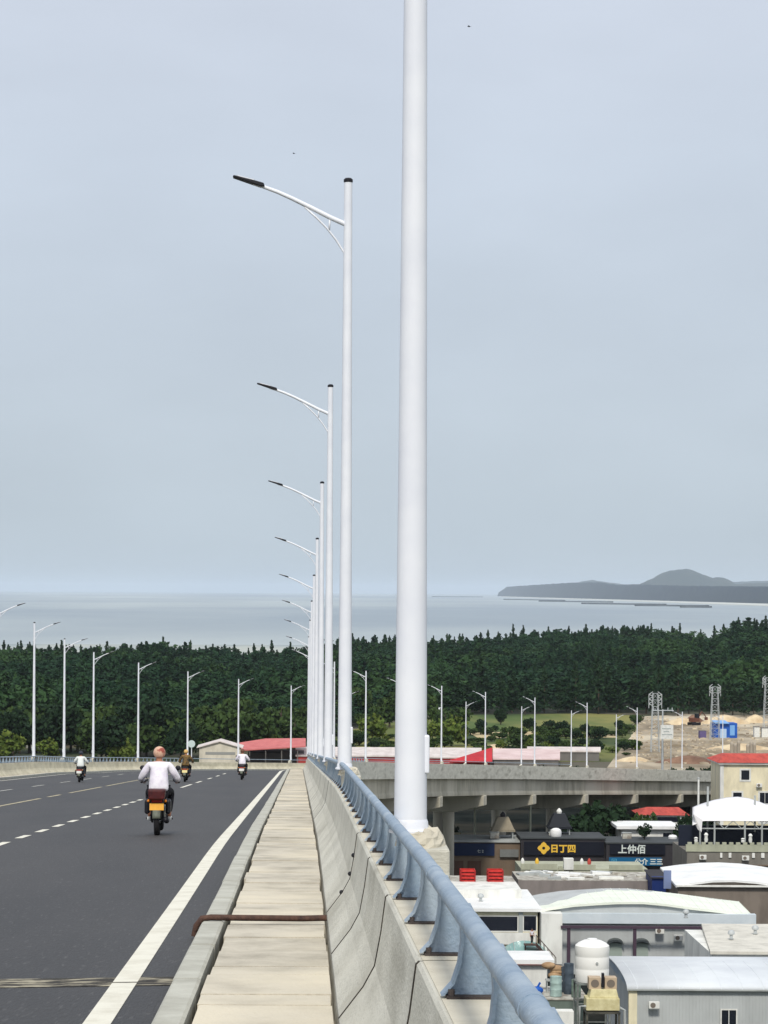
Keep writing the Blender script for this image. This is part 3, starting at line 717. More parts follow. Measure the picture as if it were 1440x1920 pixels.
rr_=thing('red_roof_hall','hall with a bright red sloping roof between the far lamps','building',(gx(885,622),622,0)); x_=gx(885,622)
m_=MB(); P_=[(gx(842,622)-x_,0,gz(1425,622)),(gx(925,622)-x_,0,gz(1425,622)),(gx(925,634)-x_,12,gz(1399,634))]
m_.add(P_+[(a,b,c-.3) for a,b,c in P_],[(0,1,2),(5,4,3),(0,3,4,1),(1,4,5,2),(2,5,3,0)]); m_.build('roof',mat('bright_red_roof',lin(196,44,50),.7,lin(170,36,44),.3),rr_)
MB().span(gx(850,622)-x_,gx(922,622)-x_,2,11,-.3,gz(1427,622)).build('wall',redface,rr_)
lean('pink_roof_hall','low hall with a pinkish white roof right of the bright red roof',926,1052,1401,1420,628,28,mat('pinkish_roof',lin(226,204,200),.8,lin(206,180,176),.2),greywall)
lean('low_shed','low pale shed next to the parked blue truck',990,1128,1397,1405,660,10,paleroof,greywall)
for (a,b,c,d,lb) in ((48,78,1381,700,'small white roofed hut behind the first full lamp on the left'),(210,237,1366,760,'small white roofed hut in the trees between two left lamps'),(316,338,1361,770,'small white roofed hut in the trees near the round sign'),(810,830,1326,880,'tiny white hut in the wood right of the closest lamp')):
    r,hw,zt=bld('hut',lb,'hut',a+3,b-3,c+3,d,4,wallm('hut_wall',(150,150,140))); zt_=zt
    MB().box(0,2,zt_+.15,2*hw+1.2,5,.3,rx=.08).build('roof',whiteroof,r)
# round sign on the left parapet
c_=bp(300,2*CU-.82,1.3); d_=c_[1]; r=thing('round_sign','round pale road sign beside a lamp on the left parapet','sign',(gx(361,d_),d_,c_[2]-.3))
MB().tube([(0,0,0),(0,0,gz(1390,d_)-c_[2]+.3)],.05,8).build('post',white_pole,r)
zc=gz(1396,d_)-c_[2]+.3; m_=MB(); m_.tube([(0,-.12,zc),(0,-.06,zc)],.42,20); m_.build('sign_plate',mat('sign_pale',lin(196,210,208),.5),r)

# power pylons, pole, billboard, blue shed, containers
steel = mat('galvanised_steel', lin(196,200,200), .5, lin(170,176,178), 1)
def pylon(px_, pyt, pyb, d, wb, wt, arms, label, arm_w):
    x=gx(px_,d); r=thing('power_pylon',label,'pylon',(x,d,0)); H=gz(pyt,d); m_=MB(); n=9
    def c(i,k):
        z=H*i/n; w_=(wb+(wt-wb)*i/n)/2; return (w_*(1 if k in(0,1) else -1), w_*(1 if k in(0,3) else -1), z)
    for k in range(4): m_.tube([c(0,k),c(n,k)],.09,4)
    for i in range(n):
        for k in range(4): m_.tube([c(i,k),c(i+1,(k+1)%4)],.035,4); m_.tube([c(i+1,k),c(i+1,(k+1)%4)],.035,4)
    m_.build('tower',steel,r)
    for zf in arms:
        a=MB(); z=H*zf
        for sg in(-1,1): a.tube([(sg*wt/2,0,z),(sg*arm_w,0,z+.5)],.12,5); a.tube([(sg*wt/2,0,z+1.2),(sg*arm_w,0,z+.5)],.1,5); a.tube([(sg*arm_w,0,z+.5),(sg*arm_w,0,z-.7)],.1,6)
        a.build('crossarm',steel,r)
    return r
pylon(1230,1296,1400,700,2.2,1.3,(.95,.87,.79),'grey lattice pylon left of the white billboard',1.7)
pylon(1342,1283,1370,760,2.6,1.5,(.97,.92,.87),'pale lattice pylon standing behind the blue shed',1.6)
pylon(1441,1265,1350,800,2.6,1.5,(.96,.91,.86),'lattice pylon cut by the right edge of the photo',1.6)
d=560; x=gx(1244,d); r=thing('utility_pole','utility pole with a wide crossarm carrying the white billboard','pole',(x,d,0)); H=gz(1326,d)
MB().tube([(0,0,-.2),(0,0,H)],[.28,.16],10).build('post',steel,r); m_=MB(); m_.box(0,0,H-.2,4.6,.2,.2); 
for k in(-2,-1.1,1.1,2): m_.tube([(k,0,H-.1),(k,0,H+.4)],.1,8)
m_.build('crossarm',steel,r)
d=556; r=thing('billboard','white billboard with grey lines of text above the bridge','billboard',(gx(1252,d),d,0))
for k in(-1,1): MB().tube([(k*.9,.1,-.2),(k*.9,.1,gz(1382,d))],.1,8).build('post',steel,r)
MB().span(gx(1240,d)-gx(1252,d),gx(1264,d)-gx(1252,d),-.1,.1,gz(1381,d),gz(1355,d)).build('panel',frame_w,r)
m_=MB(); 
for q,(a,b) in enumerate(((1243,1261),(1246,1256),(1243,1262))):
    zz=gz(1362+q*5.5,d); xx=gx(a,d)
    while xx<gx(b,d)-.15: m_.span(xx-gx(1252,d),xx+.14-gx(1252,d),-.13,-.1,zz-.1,zz+.1); xx+=.24
m_.build('lettering',mat('grey_ink',lin(120,135,135),.7),r)
blue_m=mat('blue_sheet',lin(32,96,190),.5,lin(24,80,168),.6); lblue=mat('light_blue_sheet',lin(120,170,224),.5)
d=770; r,hw,zt=bld('blue_shed','bright blue shed with light blue panels on the dirt yard','shed',1341,1384,1351,d,7,blue_m)
MB().box(-1.2,3,zt+.2,2*hw-2.6,8,.2,rx=.06).build('roof',lblue,r)
MB().span(-1.6,.2,-.06,.02,0,zt*.62).build('door',mat('pale_blue',lin(176,200,226),.5),r); MB().span(1.2,2.6,-.06,.02,.8,zt-.6).build('shutter',lblue,r)
r,hw,zt=bld('container','dark violet-blue container left of the blue shed','container',1314,1326,1366,765,3,mat('violet_sheet',lin(96,86,130),.6)); MB().box(0,1.5,zt+.06,2*hw+.1,3.1,.12).build('roof',greywall,r)
for k,(a,b,c) in enumerate(((1416,1426,1358),(1430,1442,1360))):
    r,hw,zt=bld('tank_box','pale upright box on the dirt yard, %s of two by the right edge'%('left' if k==0 else 'right'),'box',a,b,c,775,2,frame_w); MB().box(0,1,zt+.08,2*hw+.2,2.2,.16).build('lid',greywall,r)
# row of grey round bollard-like silos above the red tiled roof
for k in range(6):
    d=672; a=1374+k*10; x=gx(a,d); h=gz(1386+4*(k%2),d)
    o=MB().lathe([(.42,-.3),(.42,h*.8),(.46,h*.82),(.42,h*.94),(.2,h),(0,h+.05)],n=12); oo=autosmooth(o.build('concrete_pile',wallm('pile',(170,160,146)))); oo.location=(x,d+ (k%3)*3,0)
    tag(oo,'upright grey concrete pile behind the red tiled roof','pile','row of concrete piles behind the red tiled roof')
# truck and car parked by the bridge
def truck(px_,d,label,cm,name='parked_truck'):
    r=thing(name,label,'truck',(gx(px_,d),d,0),R(90)); b=MB(); b.box(0,-.6,1.9,2.2,3.6,1.9); bevel(b.build('cargo_box',mat('truck_box',lin(214,216,220),.6),r),.04)
    c=MB(); c.prism([(-.0,0)]*0 or [(-1.05,.7),(1.05,.7),(1.05,2.3),(-1.05,2.3)],1.3,3.0); bevel(c.build('cab',cm,r),.12)
    MB().box(0,3.02,1.8,1.8,.06,.7).build('windscreen',glass,r)
    for sx in(-1,1):
        for y in(-1.5,2.2):
            w_=MB().torus((sx*.95,y,.45),.32,.14,16,8); w_.build('wheel',black,r)
    return r
truck(1072,575,'dark blue truck with pale box parked between two lamps beyond the bridge',mat('navy_paint',lin(44,52,92),.4))
def car(px_,d,label,cm,rz):
    r=thing('parked_car',label,'car',(gx(px_,d),d,0),rz); b=MB(); b.prism([(-2.1,.35),(2.1,.35),(2.1,.8),(1.9,.9),(1.2,.95),(.6,1.42),(-1.0,1.45),(-1.7,1.0),(-2.1,.9)],-.85,.85); bevel(b.build('body',cm,r),.08)
    g=MB(); g.prism([(-1.45,.98),(1.05,.98),(.52,1.36),(-.95,1.38)],-.87,.87); g.build('side_glass',glass,r)
    for sx in(-1.3,1.3):
        for y in(-.8,.8):
            MB().tube([(sx,y-.1,.32),(sx,y+.1,.32)],.32,14).build('wheel',black,r)
    return r
car(1098,600,'pale car parked near the dark blue truck',mat('silver_paint',lin(190,194,200),.3,metal=.4),R(12))
car(1048,590,'white car parked left of the dark blue truck',mat('white_car_paint',lin(232,232,232),.3),R(-6))

# ------------------------------------------------------------------ town below the bridge
def text(body, size, m, parent, loc, name='lettering', rz=0, ex=.03, bold=0.0, align='LEFT'):
    cu = bpy.data.curves.new('t','FONT'); cu.body = body; cu.size = size; cu.extrude = ex; cu.offset = bold; cu.align_x = align
    o = bpy.data.objects.new('t', cu); SC.collection.objects.link(o); bpy.context.view_layer.update()
    me = bpy.data.meshes.new_from_object(o.evaluated_get(bpy.context.evaluated_depsgraph_get())); bpy.data.objects.remove(o); me.name = name
    me.materials.clear(); me.materials.append(m)
    q = bpy.data.objects.new(name, me); SC.collection.objects.link(q); q.parent = parent; q.location = loc; q.rotation_euler = (R(90),0,rz); return q
def flat(mb, px0, px1, py0, py1, d, z_proud, dep, ox, oy):
    mb.span(gx(px0,d)-ox, gx(px1,d)-ox, d-oy-z_proud, d-oy-z_proud+dep, gz(py1,d), gz(py0,d)); return mb
darkwall = wallm('dark_shop_wall',(58,56,60)); brown = wallm('brown_wall',(120,104,88)); greyw = wallm('light_grey_wall',(176,180,178)); creamw = wallm('cream_wall',(238,228,196))
whitew = wallm('white_wall',(236,236,230)); tanr = wallm('tan_flat_roof',(216,212,200)); metalw = wallm('ribbed_grey_wall',(188,192,192),.88,.4); olive = wallm('olive_concrete',(178,180,158),.85,.8)
gold = mat('gold_letters', lin(232,188,70), .4); signw = mat('white_letters', lin(214,222,216), .5)
navy = mat('navy_sign_board', lin(14,34,70), .5); blacks = mat('black_sign_board', lin(16,20,34), .5); tealb = mat('blue_sign_board', lin(20,96,140), .5)
clutter = mat('roof_clutter', lin(196,194,184), .9, lin(140,132,122), 1.2, 6, (.4,.62), .5, 4)

# shops in a row
r,hw,zt = bld('shop','brown shop with a long navy sign board beside the closest lamp','shop',820,978,1577,386,9,brown)
ox=r.location.x
MB().span(-hw-.2,hw+.2,-.3,9.2,zt,zt+.25).build('roof',greyw,r)
b=flat(MB(),836,930,1579,1602,386,.35,.25,ox,386).build('sign_board',navy,r)
text('七 2',.55,signw,b,(gx(897,386)-ox,-.36,gz(1596,386)))
for a,c in ((846,872),(880,905)): flat(MB(),a,c,1612,1650,386,.06,.12,ox,386).build('shutter',wallm('brown_shutter',(98,74,62)),r)
flat(MB(),940,975,1590,1604,386,.5,.5,ox,386).build('awning',wallm('grey_awning',(120,122,120)),r)
r,hw,zt = bld('shop','dark shop with gold characters on its black sign board','shop',980,1138,1570,384,9,darkwall); ox=r.location.x
MB().span(-hw-.1,hw+.1,-.2,9.1,zt,zt+.2).build('roof',wallm('dark_roof',(74,78,80)),r)
b=flat(MB(),985,1135,1575,1600,384,.35,.25,ox,384).build('sign_board',blacks,r)
# emblem like a flower with a hole, then characters
e=MB(); ex=gx(1022,384)-ox; ez=gz(1587,384)
vs=[];n=16
for k in range(n):
    a_=2*math.pi*k/n; ro=.78*(1+.18*math.cos(4*a_)); 
    for rad_,yy in ((ro,-.40),(.22,-.40),(ro,-.36),(.22,-.36)): vs.append((ex+rad_*math.cos(a_),yy,ez+rad_*math.sin(a_)))
fs=[]
for k in range(n): k2=(k+1)%n; fs+=[(k*4,k*4+1,k2*4+1,k2*4),(k*4,k2*4,k2*4+2,k*4+2),(k*4+1,k*4+3,k2*4+3,k2*4+1)]
e.add(vs,fs); e.build('emblem',gold,b)
text('日丁四',1.25,gold,b,(gx(1034,384)-ox,-.38,gz(1593.5,384)),bold=.05)
flat(MB(),990,1130,1617,1650,384,.05,.1,ox,384).build('shop_window',glass,r)
r,hw,zt = bld('shop','dark shop with white characters above a bright blue sign board','shop',1140,1288,1578,382,9,darkwall); ox=r.location.x
MB().span(-hw-.1,hw+.1,-.2,9.1,zt,zt+.2).build('roof',wallm('dark_roof',(74,78,80)),r)
b=flat(MB(),1146,1250,1579,1598,382,.3,.2,ox,382).build('sign_board',blacks,r)
text('上仲佰',1.35,signw,b,(gx(1161,382)-ox,-.31,gz(1594.5,382)),bold=.03)
b=flat(MB(),1144,1242,1603,1618,382,.8,.2,ox,382).build('sign_board',tealb,r)
text('回',.85,mat('cyan_ink',lin(90,170,200),.5),b,(gx(1148,382)-ox,-.82,gz(1614.5,382)))
text('公介 三三',.95,signw,b,(gx(1192,382)-ox,-.82,gz(1615,382)),bold=.03)
# pavilion on the left shop roof, dark pavilion, white tank
def pavilion(px0,px1,pt,pe,pb,d,rm,label,topm=None):
    x=gx((px0+px1)/2,d); r=thing('pavilion',label,'pavilion',(x,d,gz(pb,d))); hw=(gx(px1,d)-gx(px0,d))/2; z0=gz(pe,d)-gz(pb,d); z1=gz(pt,d)-gz(pb,d)
    vs=[(-hw,-hw,z0),(hw,-hw,z0),(hw,hw,z0),(-hw,hw,z0),(-hw*.5,-hw*.5,z1),(hw*.5,-hw*.5,z1),(hw*.5,hw*.5,z1),(-hw*.5,hw*.5,z1)]
    m_=MB(); m_.add(vs,[(3,2,1,0),(4,5,6,7),(0,1,5,4),(1,2,6,5),(2,3,7,6),(3,0,4,7)]); m_.box(0,0,z0-.15,2*hw+.2,2*hw+.2,.25); m_.build('roof',rm,r)
    for sx in(-1,1):
        for sy in(-1,1): MB().tube([(sx*hw*.85,sy*hw*.85,0),(sx*hw*.85,sy*hw*.85,z0)],.1,8).build('post',greyw,r)
    if topm: MB().lathe([(.35,0),(.42,.3),(.25,.6),(0,.8)],(0,0,z1),10).build('finial',topm,r)
    return r
pavilion(925,966,1529,1552,1574,390,wallm('pale_brown_roof',(158,148,128)),'pavilion with a pale brown hipped roof on the shop with the navy sign',darkwall)
pavilion(1030,1072,1522,1546,1568,390,mat('black_roof',lin(30,34,42),.7),'small pavilion with a black roof and white tip above the gold characters',whitew)
o=MB().lathe([(.75,0),(.82,.12),(.84,.7),(.75,1.0),(.4,1.22),(0,1.28)],n=18); o=autosmooth(o.build('roof_tank',whiteroof)); o.location=(gx(1045,385.5),385.5,gz(1570,384)+.2); tag(o,'small round white tank standing above the gold characters','tank')
o=MB().lathe([(.6,-.1),(.66,.3),(.5,.55),(0,.62)],n=14); o=autosmooth(o.build('roof_tank',whiteroof)); o.location=(gx(1264,388),388,gz(1577,382)+.1); tag(o,'small white domed tank at the right end of the shop roofs','tank')
# low wall with dome bush, poles
r,hw,zt=bld('garden_wall','short tan garden wall with a dark dome bush above it','wall',828,866,1562,404,1.2,wallm('tan_wall',(186,170,128)))
MB().span(-hw-.1,hw+.1,-.1,1.3,zt,zt+.15).build('coping',wallm('coping',(200,192,160)),r)
put_tree('dome_bush',darks[0],gx(845,406),406.5,0,.45,1.75,'dark green dome-shaped bush behind the tan garden wall','bush',None)
for a,c,dd,lb in ((893,1508,398,'slim pale pole standing above the navy sign board'),(997,1504,402,'slim grey pole between the two rooftop pavilions'),(1312,1455,374,'tall white mast rising left of the yellow house'),):
    r=thing('slim_pole',lb,'pole',(gx(a,dd),dd,0)); MB().tube([(0,0,-.2),(0,0,gz(c,dd))],[.2,.13],10).build('post',whitew if a>1300 else olive,r); MB().ball((0,0,gz(c,dd)),.18).build('cap',greyw,r)
# trees in the town
for i,(px_,d,s,hz,lb) in enumerate(((1082,398,1.05,1.0,'dark green tree behind the gold-lettered shop, left of a pair'),(1128,402,1.15,1.0,'large dark green tree left of the white flat-roofed house'),(1290,392,.62,1.75,'dark tree between the white house and the white canopy'),(1212,412,.55,1.9,'small rounded green tree behind the white flat-roofed house'),(1160,428,.8,1.1,'dark tree in the shade under the bridge'),(1245,436,.75,1.0,'dark tree right of the red roof under the bridge'),(1135,388,.35,1.9,'small dark tree between the two dark shops'),(1325,425,.8,1.1,'dark tree beside the yellow house and bridge'))):
    put_tree('town_tree',darks[i%3] if i!=3 else broads[0],gx(px_,d),d,0,s,hz,lb,'tree',None)
k=0; px_=770
while px_<1420:
    d=rr.uniform(505,560); put_tree('shade_tree',darks[k%3],gx(px_,d),d,0,rr.uniform(.55,.68),rr.uniform(.92,1.08),'dark tree in the belt behind the bridge piers','tree','dark trees behind the bridge piers'); px_+=rr.uniform(8,17); k+=1
# flat white house, red roof house
r,hw,zt=bld('flat_roofed_house','white house with an overhanging flat roof between two dark trees','house',1168,1272,1550,394,8,whitew)
MB().span(-hw-.8,hw+.3,-.8,8.5,zt,zt+.45).build('roof',whiteroof,r); MB().span(hw*.5,hw*.8,-.06,.02,zt-1.7,zt-.6).build('window',glass,r)
r,hw,zt=bld('red_roofed_house','low house with a rusty red roof under the bridge','house',1205,1290,1524,424,7,whitew)
m_=MB(); zz=gz(1507,431); m_.add([(-hw-.5,-.5,zt),(hw+.5,-.5,zt),(hw-.6,5,zz),(-hw+1.5,5,zz),(-hw-.5,9,zt),(hw+.5,9,zt)],[(0,1,2,3),(4,3,2,5),(0,3,4),(1,5,2),(4,5,1,0)]); m_.build('roof',wred,r)
MB().span(-hw*.3,hw*.7,-.06,.02,zt-1.1,zt-.3).build('window',glass,r)
# yellow house
r,hw,zt=bld('yellow_house','tall pale yellow house with a red tiled roof at the end of the bridge','house',1354,1500,1428,440,11,creamw); loc=r.location
MB().span(-hw-.5,hw+.5,-.5,11.5,zt,zt+.3).build('cornice',whitew,r)
m_=MB(); m_.add([(-hw-.7,-.7,zt+.3),(hw+.7,-.7,zt+.3),(hw+.7,11.7,zt+.3),(-hw-.7,11.7,zt+.3),(-hw+1.2,4,zt+1.45),(hw-1.2,4,zt+1.45),(hw-1.2,7,zt+1.45),(-hw+1.2,7,zt+1.45)],[(3,2,1,0),(0,1,5,4),(1,2,6,5),(2,3,7,6),(3,0,4,7),(4,5,6,7)]); m_.build('roof',wred,r)
MB().span(-hw-.12,-hw+.45,-.12,.5,-.3,zt).build('corner_pier',whitew,r)
lw=(loc.x,440,0)
for a in ((1392,1407,1439,1457,0),(1377,1393,1481,1489,0),(1427,1446,1481,1501,1),(1377,1393,1512,1530,1),(1427,1446,1518,1536,1)): window(r,lw,*a[:4],440,bars=a[4],fw=.28)
# terrace with white canopy
r,hw,zt=bld('terrace_building','grey building with a pale balustraded roof terrace under the white canopy','building',1291,1520,1592,360,14,wallm('terrace_wall',(128,124,116))); ox=r.location.x
MB().span(-hw-.15,hw,-.15,.25,zt,zt+.95).build('balustrade',olive,r)
for px_ in range(1296,1516,13): MB().box(gx(px_,360)-ox,.05,zt+1.1,.55,.45,.34).build('merlon',olive,r)
MB().span(-hw,hw,8,8.3,zt,zt+2.9).build('back_wall',mat('canopy_shade_blue',lin(22,30,48),.6),r)  # near-black blue stands in for the shade under the canopy
MB().span(-hw-.15,hw,-.3,0,zt-1.9,zt-1.75).build('ledge',brown,r)
for a,b,c in ((1353,1357,0),(1369,1374,1),(1413,1418,2),(1430,1436,3)): flat(MB(),a,b,1594,1603,360,.2,.2,ox,360).build('wall_lamp',whitew,r)
for k,(px_,hh,nm) in enumerate(((1308,.7,'leftmost'),(1327,1.3,'second from left'),(1396,.6,'third from left'),(1410,1.2,'fourth from left'))):
    o=MB().lathe([(.2,0),(.26,hh*.3),(.2,hh*.6),(.3,hh*.8),(.12,hh)],n=12); o=autosmooth(o.build('garden_urn',whitew)); o.location=(gx(px_,360),360.05,zt+1.27); tag(o,'white urn on the terrace balustrade, %s of four'%nm,'urn','white urns on the terrace balustrade')
r=thing('canopy','white tensile fabric canopy on slim posts over the roof terrace','canopy',(gx(1380,362),362,zt)); ox=r.location.x; zt_t=zt
def arch(px_): 
    return np.interp(px_,[1300,1315,1340,1365,1385,1405,1425,1440,1460,1490,1520],[1509,1503,1495,1490,1488.5,1491,1497,1503,1498,1494,1500])
vs=[];fs=[];nx=44;ny=8
for i in range(nx+1):
    px_=1301+(1520-1301)*i/nx
    for j in range(ny+1):
        t_=j/ny; d_=362+10*t_; zf=gz(1534,362)-(0 if px_>1322 else (1322-px_)*.03); zb=gz(arch(px_),372)
        vs.append((gx(px_,d_)-ox, d_-362, zf+(zb-zf)*math.sin(t_*math.pi/2)**.9-zt))
for i in range(nx):
    for j in range(ny): k=ny+1; fs.append((i*k+j,(i+1)*k+j,(i+1)*k+j+1,i*k+j+1))
m_=MB(); m_.add(vs,fs); fab=mat('white_canopy_fabric',lin(244,242,242),.7,lin(232,230,232),.4); o=m_.build('fabric',fab,r,True); so=o.modifiers.new('s','SOLIDIFY'); so.thickness=.06
m_=MB(); xa=gx(1303,362)-ox; z0=gz(1534,362)-zt; m_.add([(xa,0,z0+.9),(xa+1.2,-.15,z0+.1),(xa+1.1,-.1,z0-1.6),(xa+.6,.2,z0-1.2),(xa+.2,2.5,z0)],[(0,1,2,3),(0,3,4)]); m_.build('side_flap',fab,r)
for px_ in (1316,1343,1400,1432,1470): MB().tube([(gx(px_,362)-ox,.2,0),(gx(px_,362)-ox,.2,z0)],.13,8).build('post',greyw,r)
m_=MB(); zr=gz(1549,362)-zt
m_.tube([(gx(1316,362)-ox,.2,zr),(gx(1510,362)-ox,.2,zr)],.1,6); x_=gx(1345,362)-ox; k=0
while x_<gx(1500,362)-ox: m_.tube([(x_,.2,zr if k%2 else z0),(x_+1.2,.2,z0 if k%2 else zr)],.06,5); x_+=1.2; k+=1
m_.build('truss',greyw,r)
for px_ in (1342,1432): MB().tube([(gx(px_,362)-ox,6,2),(gx(px_,362)-ox,6,gz(1470 if px_==1342 else 1486,368)-zt)],.14,8).build('mast',greyw,r)
# white curved roof building
def arch_roof(name,label,pf,pb,df,db,rm,wm,thick=.25,wall=True,gable=None):
    """pf / pb: front and rear arcs as lists of picture points"""
    xf=[gx(a,df) for a,_ in pf]; xb=[gx(a,db) for a,_ in pb]; x=sum(xf)/len(xf); r=thing(name,label,'building',(x,df,0)); n=len(pf)
    vs=[(a-x,0,gz(b,df)) for a,(_,b) in zip(xf,pf)]+[(a-x,db-df,gz(b,db)) for a,(_,b) in zip(xb,pb)]
    vs+= [(a,b,c-thick) for a,b,c in vs]; fs=[]
    for i in range(n-1): fs+=[(i,i+1,n+i+1,n+i),(2*n+i,3*n+i,3*n+i+1,2*n+i+1),(i,2*n+i,2*n+i+1,i+1),(n+i,n+i+1,3*n+i+1,3*n+i)]
    fs+=[(0,n,3*n,2*n),(n-1,3*n-1,4*n-1,2*n-1)]
    m_=MB(); m_.add(vs,fs); autosmooth(m_.build('roof',rm,r),30)
    m_=MB(); poly=[(xf[-1]-x-.3,-.3),]; 
    gp=[(a-x,gz(b,df)-thick-.02) for a,(_,b) in zip(xf,pf)]; poly=[(gp[0][0]+.3,-.3),(gp[-1][0]-.3,-.3)]+[(min(max(a,gp[0][0]+.3),gp[-1][0]-.3),b) for a,b in reversed(gp)]
    m_.prism(poly,.4,db-df-.4); m_.build('wall',wm,r); return r
r=arch_roof('curved_roof_building','building with a plain white curved roof at the right edge','x' and [(1271,1656),(1300,1651),(1340,1646),(1380,1645),(1420,1648),(1460,1653),(1500,1660)],[(1241,1622),(1275,1617),(1315,1613),(1350,1612),(1390,1614),(1430,1619),(1470,1626)],322,342,whiteroof,wallm('brown_stone_wall',(132,122,112),.75,.5))
flat(MB(),1272,1500,1655,1658,322,.2,.5,r.location.x,322).build('eave_strip',whitew,r)
m_=flat(MB(),1248,1262,1628,1662,326,0,.3,r.location.x,322); m_.build('side_post',mat('blue_grey_post',lin(120,134,170),.6),r)
# long arched hall
r=arch_roof('arched_hall','largest hall, with a greenish white arched roof and light grey end wall',[(1012,1704),(1040,1699),(1080,1693),(1120,1690),(1160,1687.5),(1210,1687),(1255,1691),(1300,1697),(1350,1702.5),(1412,1709)],[(988,1692),(1020,1681),(1060,1671),(1100,1665),(1140,1662),(1180,1662),(1230,1666.5),(1280,1672),(1335,1679),(1388,1685)],290,306,greenroof,metalw)
ox=r.location.x
m_=flat(MB(),1052,1320,1728,1733,290,2.2,.4,ox,290); m_.build('frame_beam',mat('dark_purple_steel',lin(74,58,72),.6),r)
for a in (1067,1190,1316): m_=flat(MB(),a-3,a+3,1733,1800,290,2.1,.3,ox,290); m_.build('frame_post',mat('dark_purple_steel',lin(74,58,72),.6),r)
flat(MB(),1016,1055,1706,1800,290,2.0,2.3,ox,290).build('end_pier',whitew,r)
flat(MB(),1055,1420,1708.5,1727,290,.55,1,ox,290).build('fascia',mat('pale_blue_white',lin(212,220,224),.7,lin(196,206,212),.3),r)
for a in (1158,1207):
    h_=MB(); xx=gx(a,290)-ox; zz=gz(1764,290)
    pts=[]; n=8
    vs=[];fs=[]
    for k in range(n+1):
        a_=math.pi*k/n; vs+=[(xx-.85*math.cos(a_),.38,zz+.5*math.sin(a_)),(xx-.95*math.cos(a_),-.45,zz-.25+.45*math.sin(a_))]
    for k in range(n): fs.append((2*k,2*k+1,2*k+3,2*k+2))
    h_.add(vs,fs); ho=h_.build('window_hood',mat('dark_hood',lin(92,98,98),.6),r); so=ho.modifiers.new('s','SOLIDIFY'); so.thickness=.05
    g_=flat(MB(),a-13,a+13,1765,1792,290,-.25,.2,ox,290); g_.build('window',mat('pale_glass',lin(160,172,164),.3),r)
for k in range(60):
    pass
ribs=MB(); x_=gx(1075,290)-ox
while x_<gx(1400,290)-ox: ribs.span(x_,x_+.06,.355,.42,2,gz(1728,290)); x_+=.45
ribs.build('wall_ribs',metalw,r)
sm_ = MB(); rp = bpy.data.objects['roof'] if False else None
for i_ in range(0,26):
    t_ = i_/25; pa = 1012+400*t_; pb_ = 988+400*t_
    za_ = gz(np.interp(pa,[1012,1040,1080,1120,1160,1210,1255,1300,1350,1412],[1704,1699,1693,1690,1687.5,1687,1691,1697,1702.5,1709]),290); zb_ = gz(np.interp(pb_,[988,1020,1060,1100,1140,1180,1230,1280,1335,1388],[1692,1681,1671,1665,1662,1662,1666.5,1672,1679,1685]),306)
    sm_.tube([(gx(pa,290)-ox,.02,za_+.01),(gx(pb_,306)-ox,15.98,zb_+.01)],.035,5)
sm_.build('roof_seams',greenroof,r)
# tan-roofed annex
d=260; r=thing('tan_roof_annex','annex with a flat tan roof and white edge in front of the arched hall','building',(gx(1400,d),d,0)); ox=r.location.x
zt=gz(1779,d); m_=MB(); xa=gx(1336,d)-ox; xb=gx(1560,d)-ox; xc=gx(1319,280)-ox; zb=gz(1727,280)
m_.add([(xa,0,zt),(xb,0,zt),(xb,20,zb),(xc,20,zb),(xa,0,zt-.3),(xb,0,zt-.3),(xb,20,zb-.3),(xc,20,zb-.3)],[(0,1,2,3),(7,6,5,4),(0,4,5,1),(1,5,6,2),(2,6,7,3),(3,7,4,0)]); m_.build('roof',tanr,r)
MB().span(xa+.2,xb-.2,.3,19,-.3,zt-.3).build('wall',whitew,r)
# flat white workshop with green windows
r,hw,zt=bld('white_workshop','white flat-roofed workshop with dark green windows beside the handrail','workshop',862,1012,1706,290,18,creamw); ox=r.location.x; lw=(ox,290,0)
MB().span(-hw-.4,hw+.4,-.6,18.3,zt,zt+.35).build('roof',whiteroof,r)
MB().span(-hw,gx(980,300)-ox,9,17.5,zt+.35,gz(1666,299)).build('roof_room',whitew,r)
for a in ((900,974,1716,1743),(986,1009,1715,1742)):
    window(r,lw,*a,290,fm=whitew,bars=0,fw=.1)
flat(MB(),890,1010,1746,1768,290,.25,.25,ox,290).build('parapet_band',whitew,r); flat(MB(),976,984,1708,1800,290,.2,.2,ox,290).build('pilaster',greyw,r)
r=thing('glass_canopy','greenish curved glass canopy below the workshop windows','canopy',(gx(990,285),285,0)); ox=r.location.x
gc=mat('green_glass',lin(140,178,176),.15,spec=.6); m_=MB(); vs=[];fs=[];n=12
for k in range(n+1):
    t_=k/n; xx=gx(950+84*t_,285)-ox; zz=gz(1790,285)+1.25*math.sin(math.pi*t_)**.5
    vs+=[(xx,3.2,max(zz,gz(1790,285)+.15)),(xx,0,gz(1791,285)+.25*math.sin(math.pi*t_))]
for k in range(n): fs.append((2*k,2*k+1,2*k+3,2*k+2))
m_.add(vs,fs); go=m_.build('glass_shell',gc,r); so=go.modifiers.new('s','SOLIDIFY'); so.thickness=.04
m_=MB(); 
for k in range(0,n+1,3): m_.tube([vs[2*k],vs[2*k+1]],.04,5)
m_.build('rib',greyw,r)
for a in (955,1030): MB().tube([(gx(a,285)-ox,.2,-.2),(gx(a,285)-ox,.2,gz(1791,285))],.07,8).build('post',greyw,r)
r,hw,zt=bld('white_outhouse','small white outhouse with a brown-edged flat roof below the glass canopy','outhouse',955,1030,1806,268,6,whitew)
MB().span(-hw-.4,hw+.7,-.5,6.3,zt+.12,zt+.55).build('roof',whiteroof,r); MB().span(-hw-.4,hw+.7,-.52,6.3,zt,zt+.12).build('roof_edge',wallm('brown_trim',(132,96,92)),r)
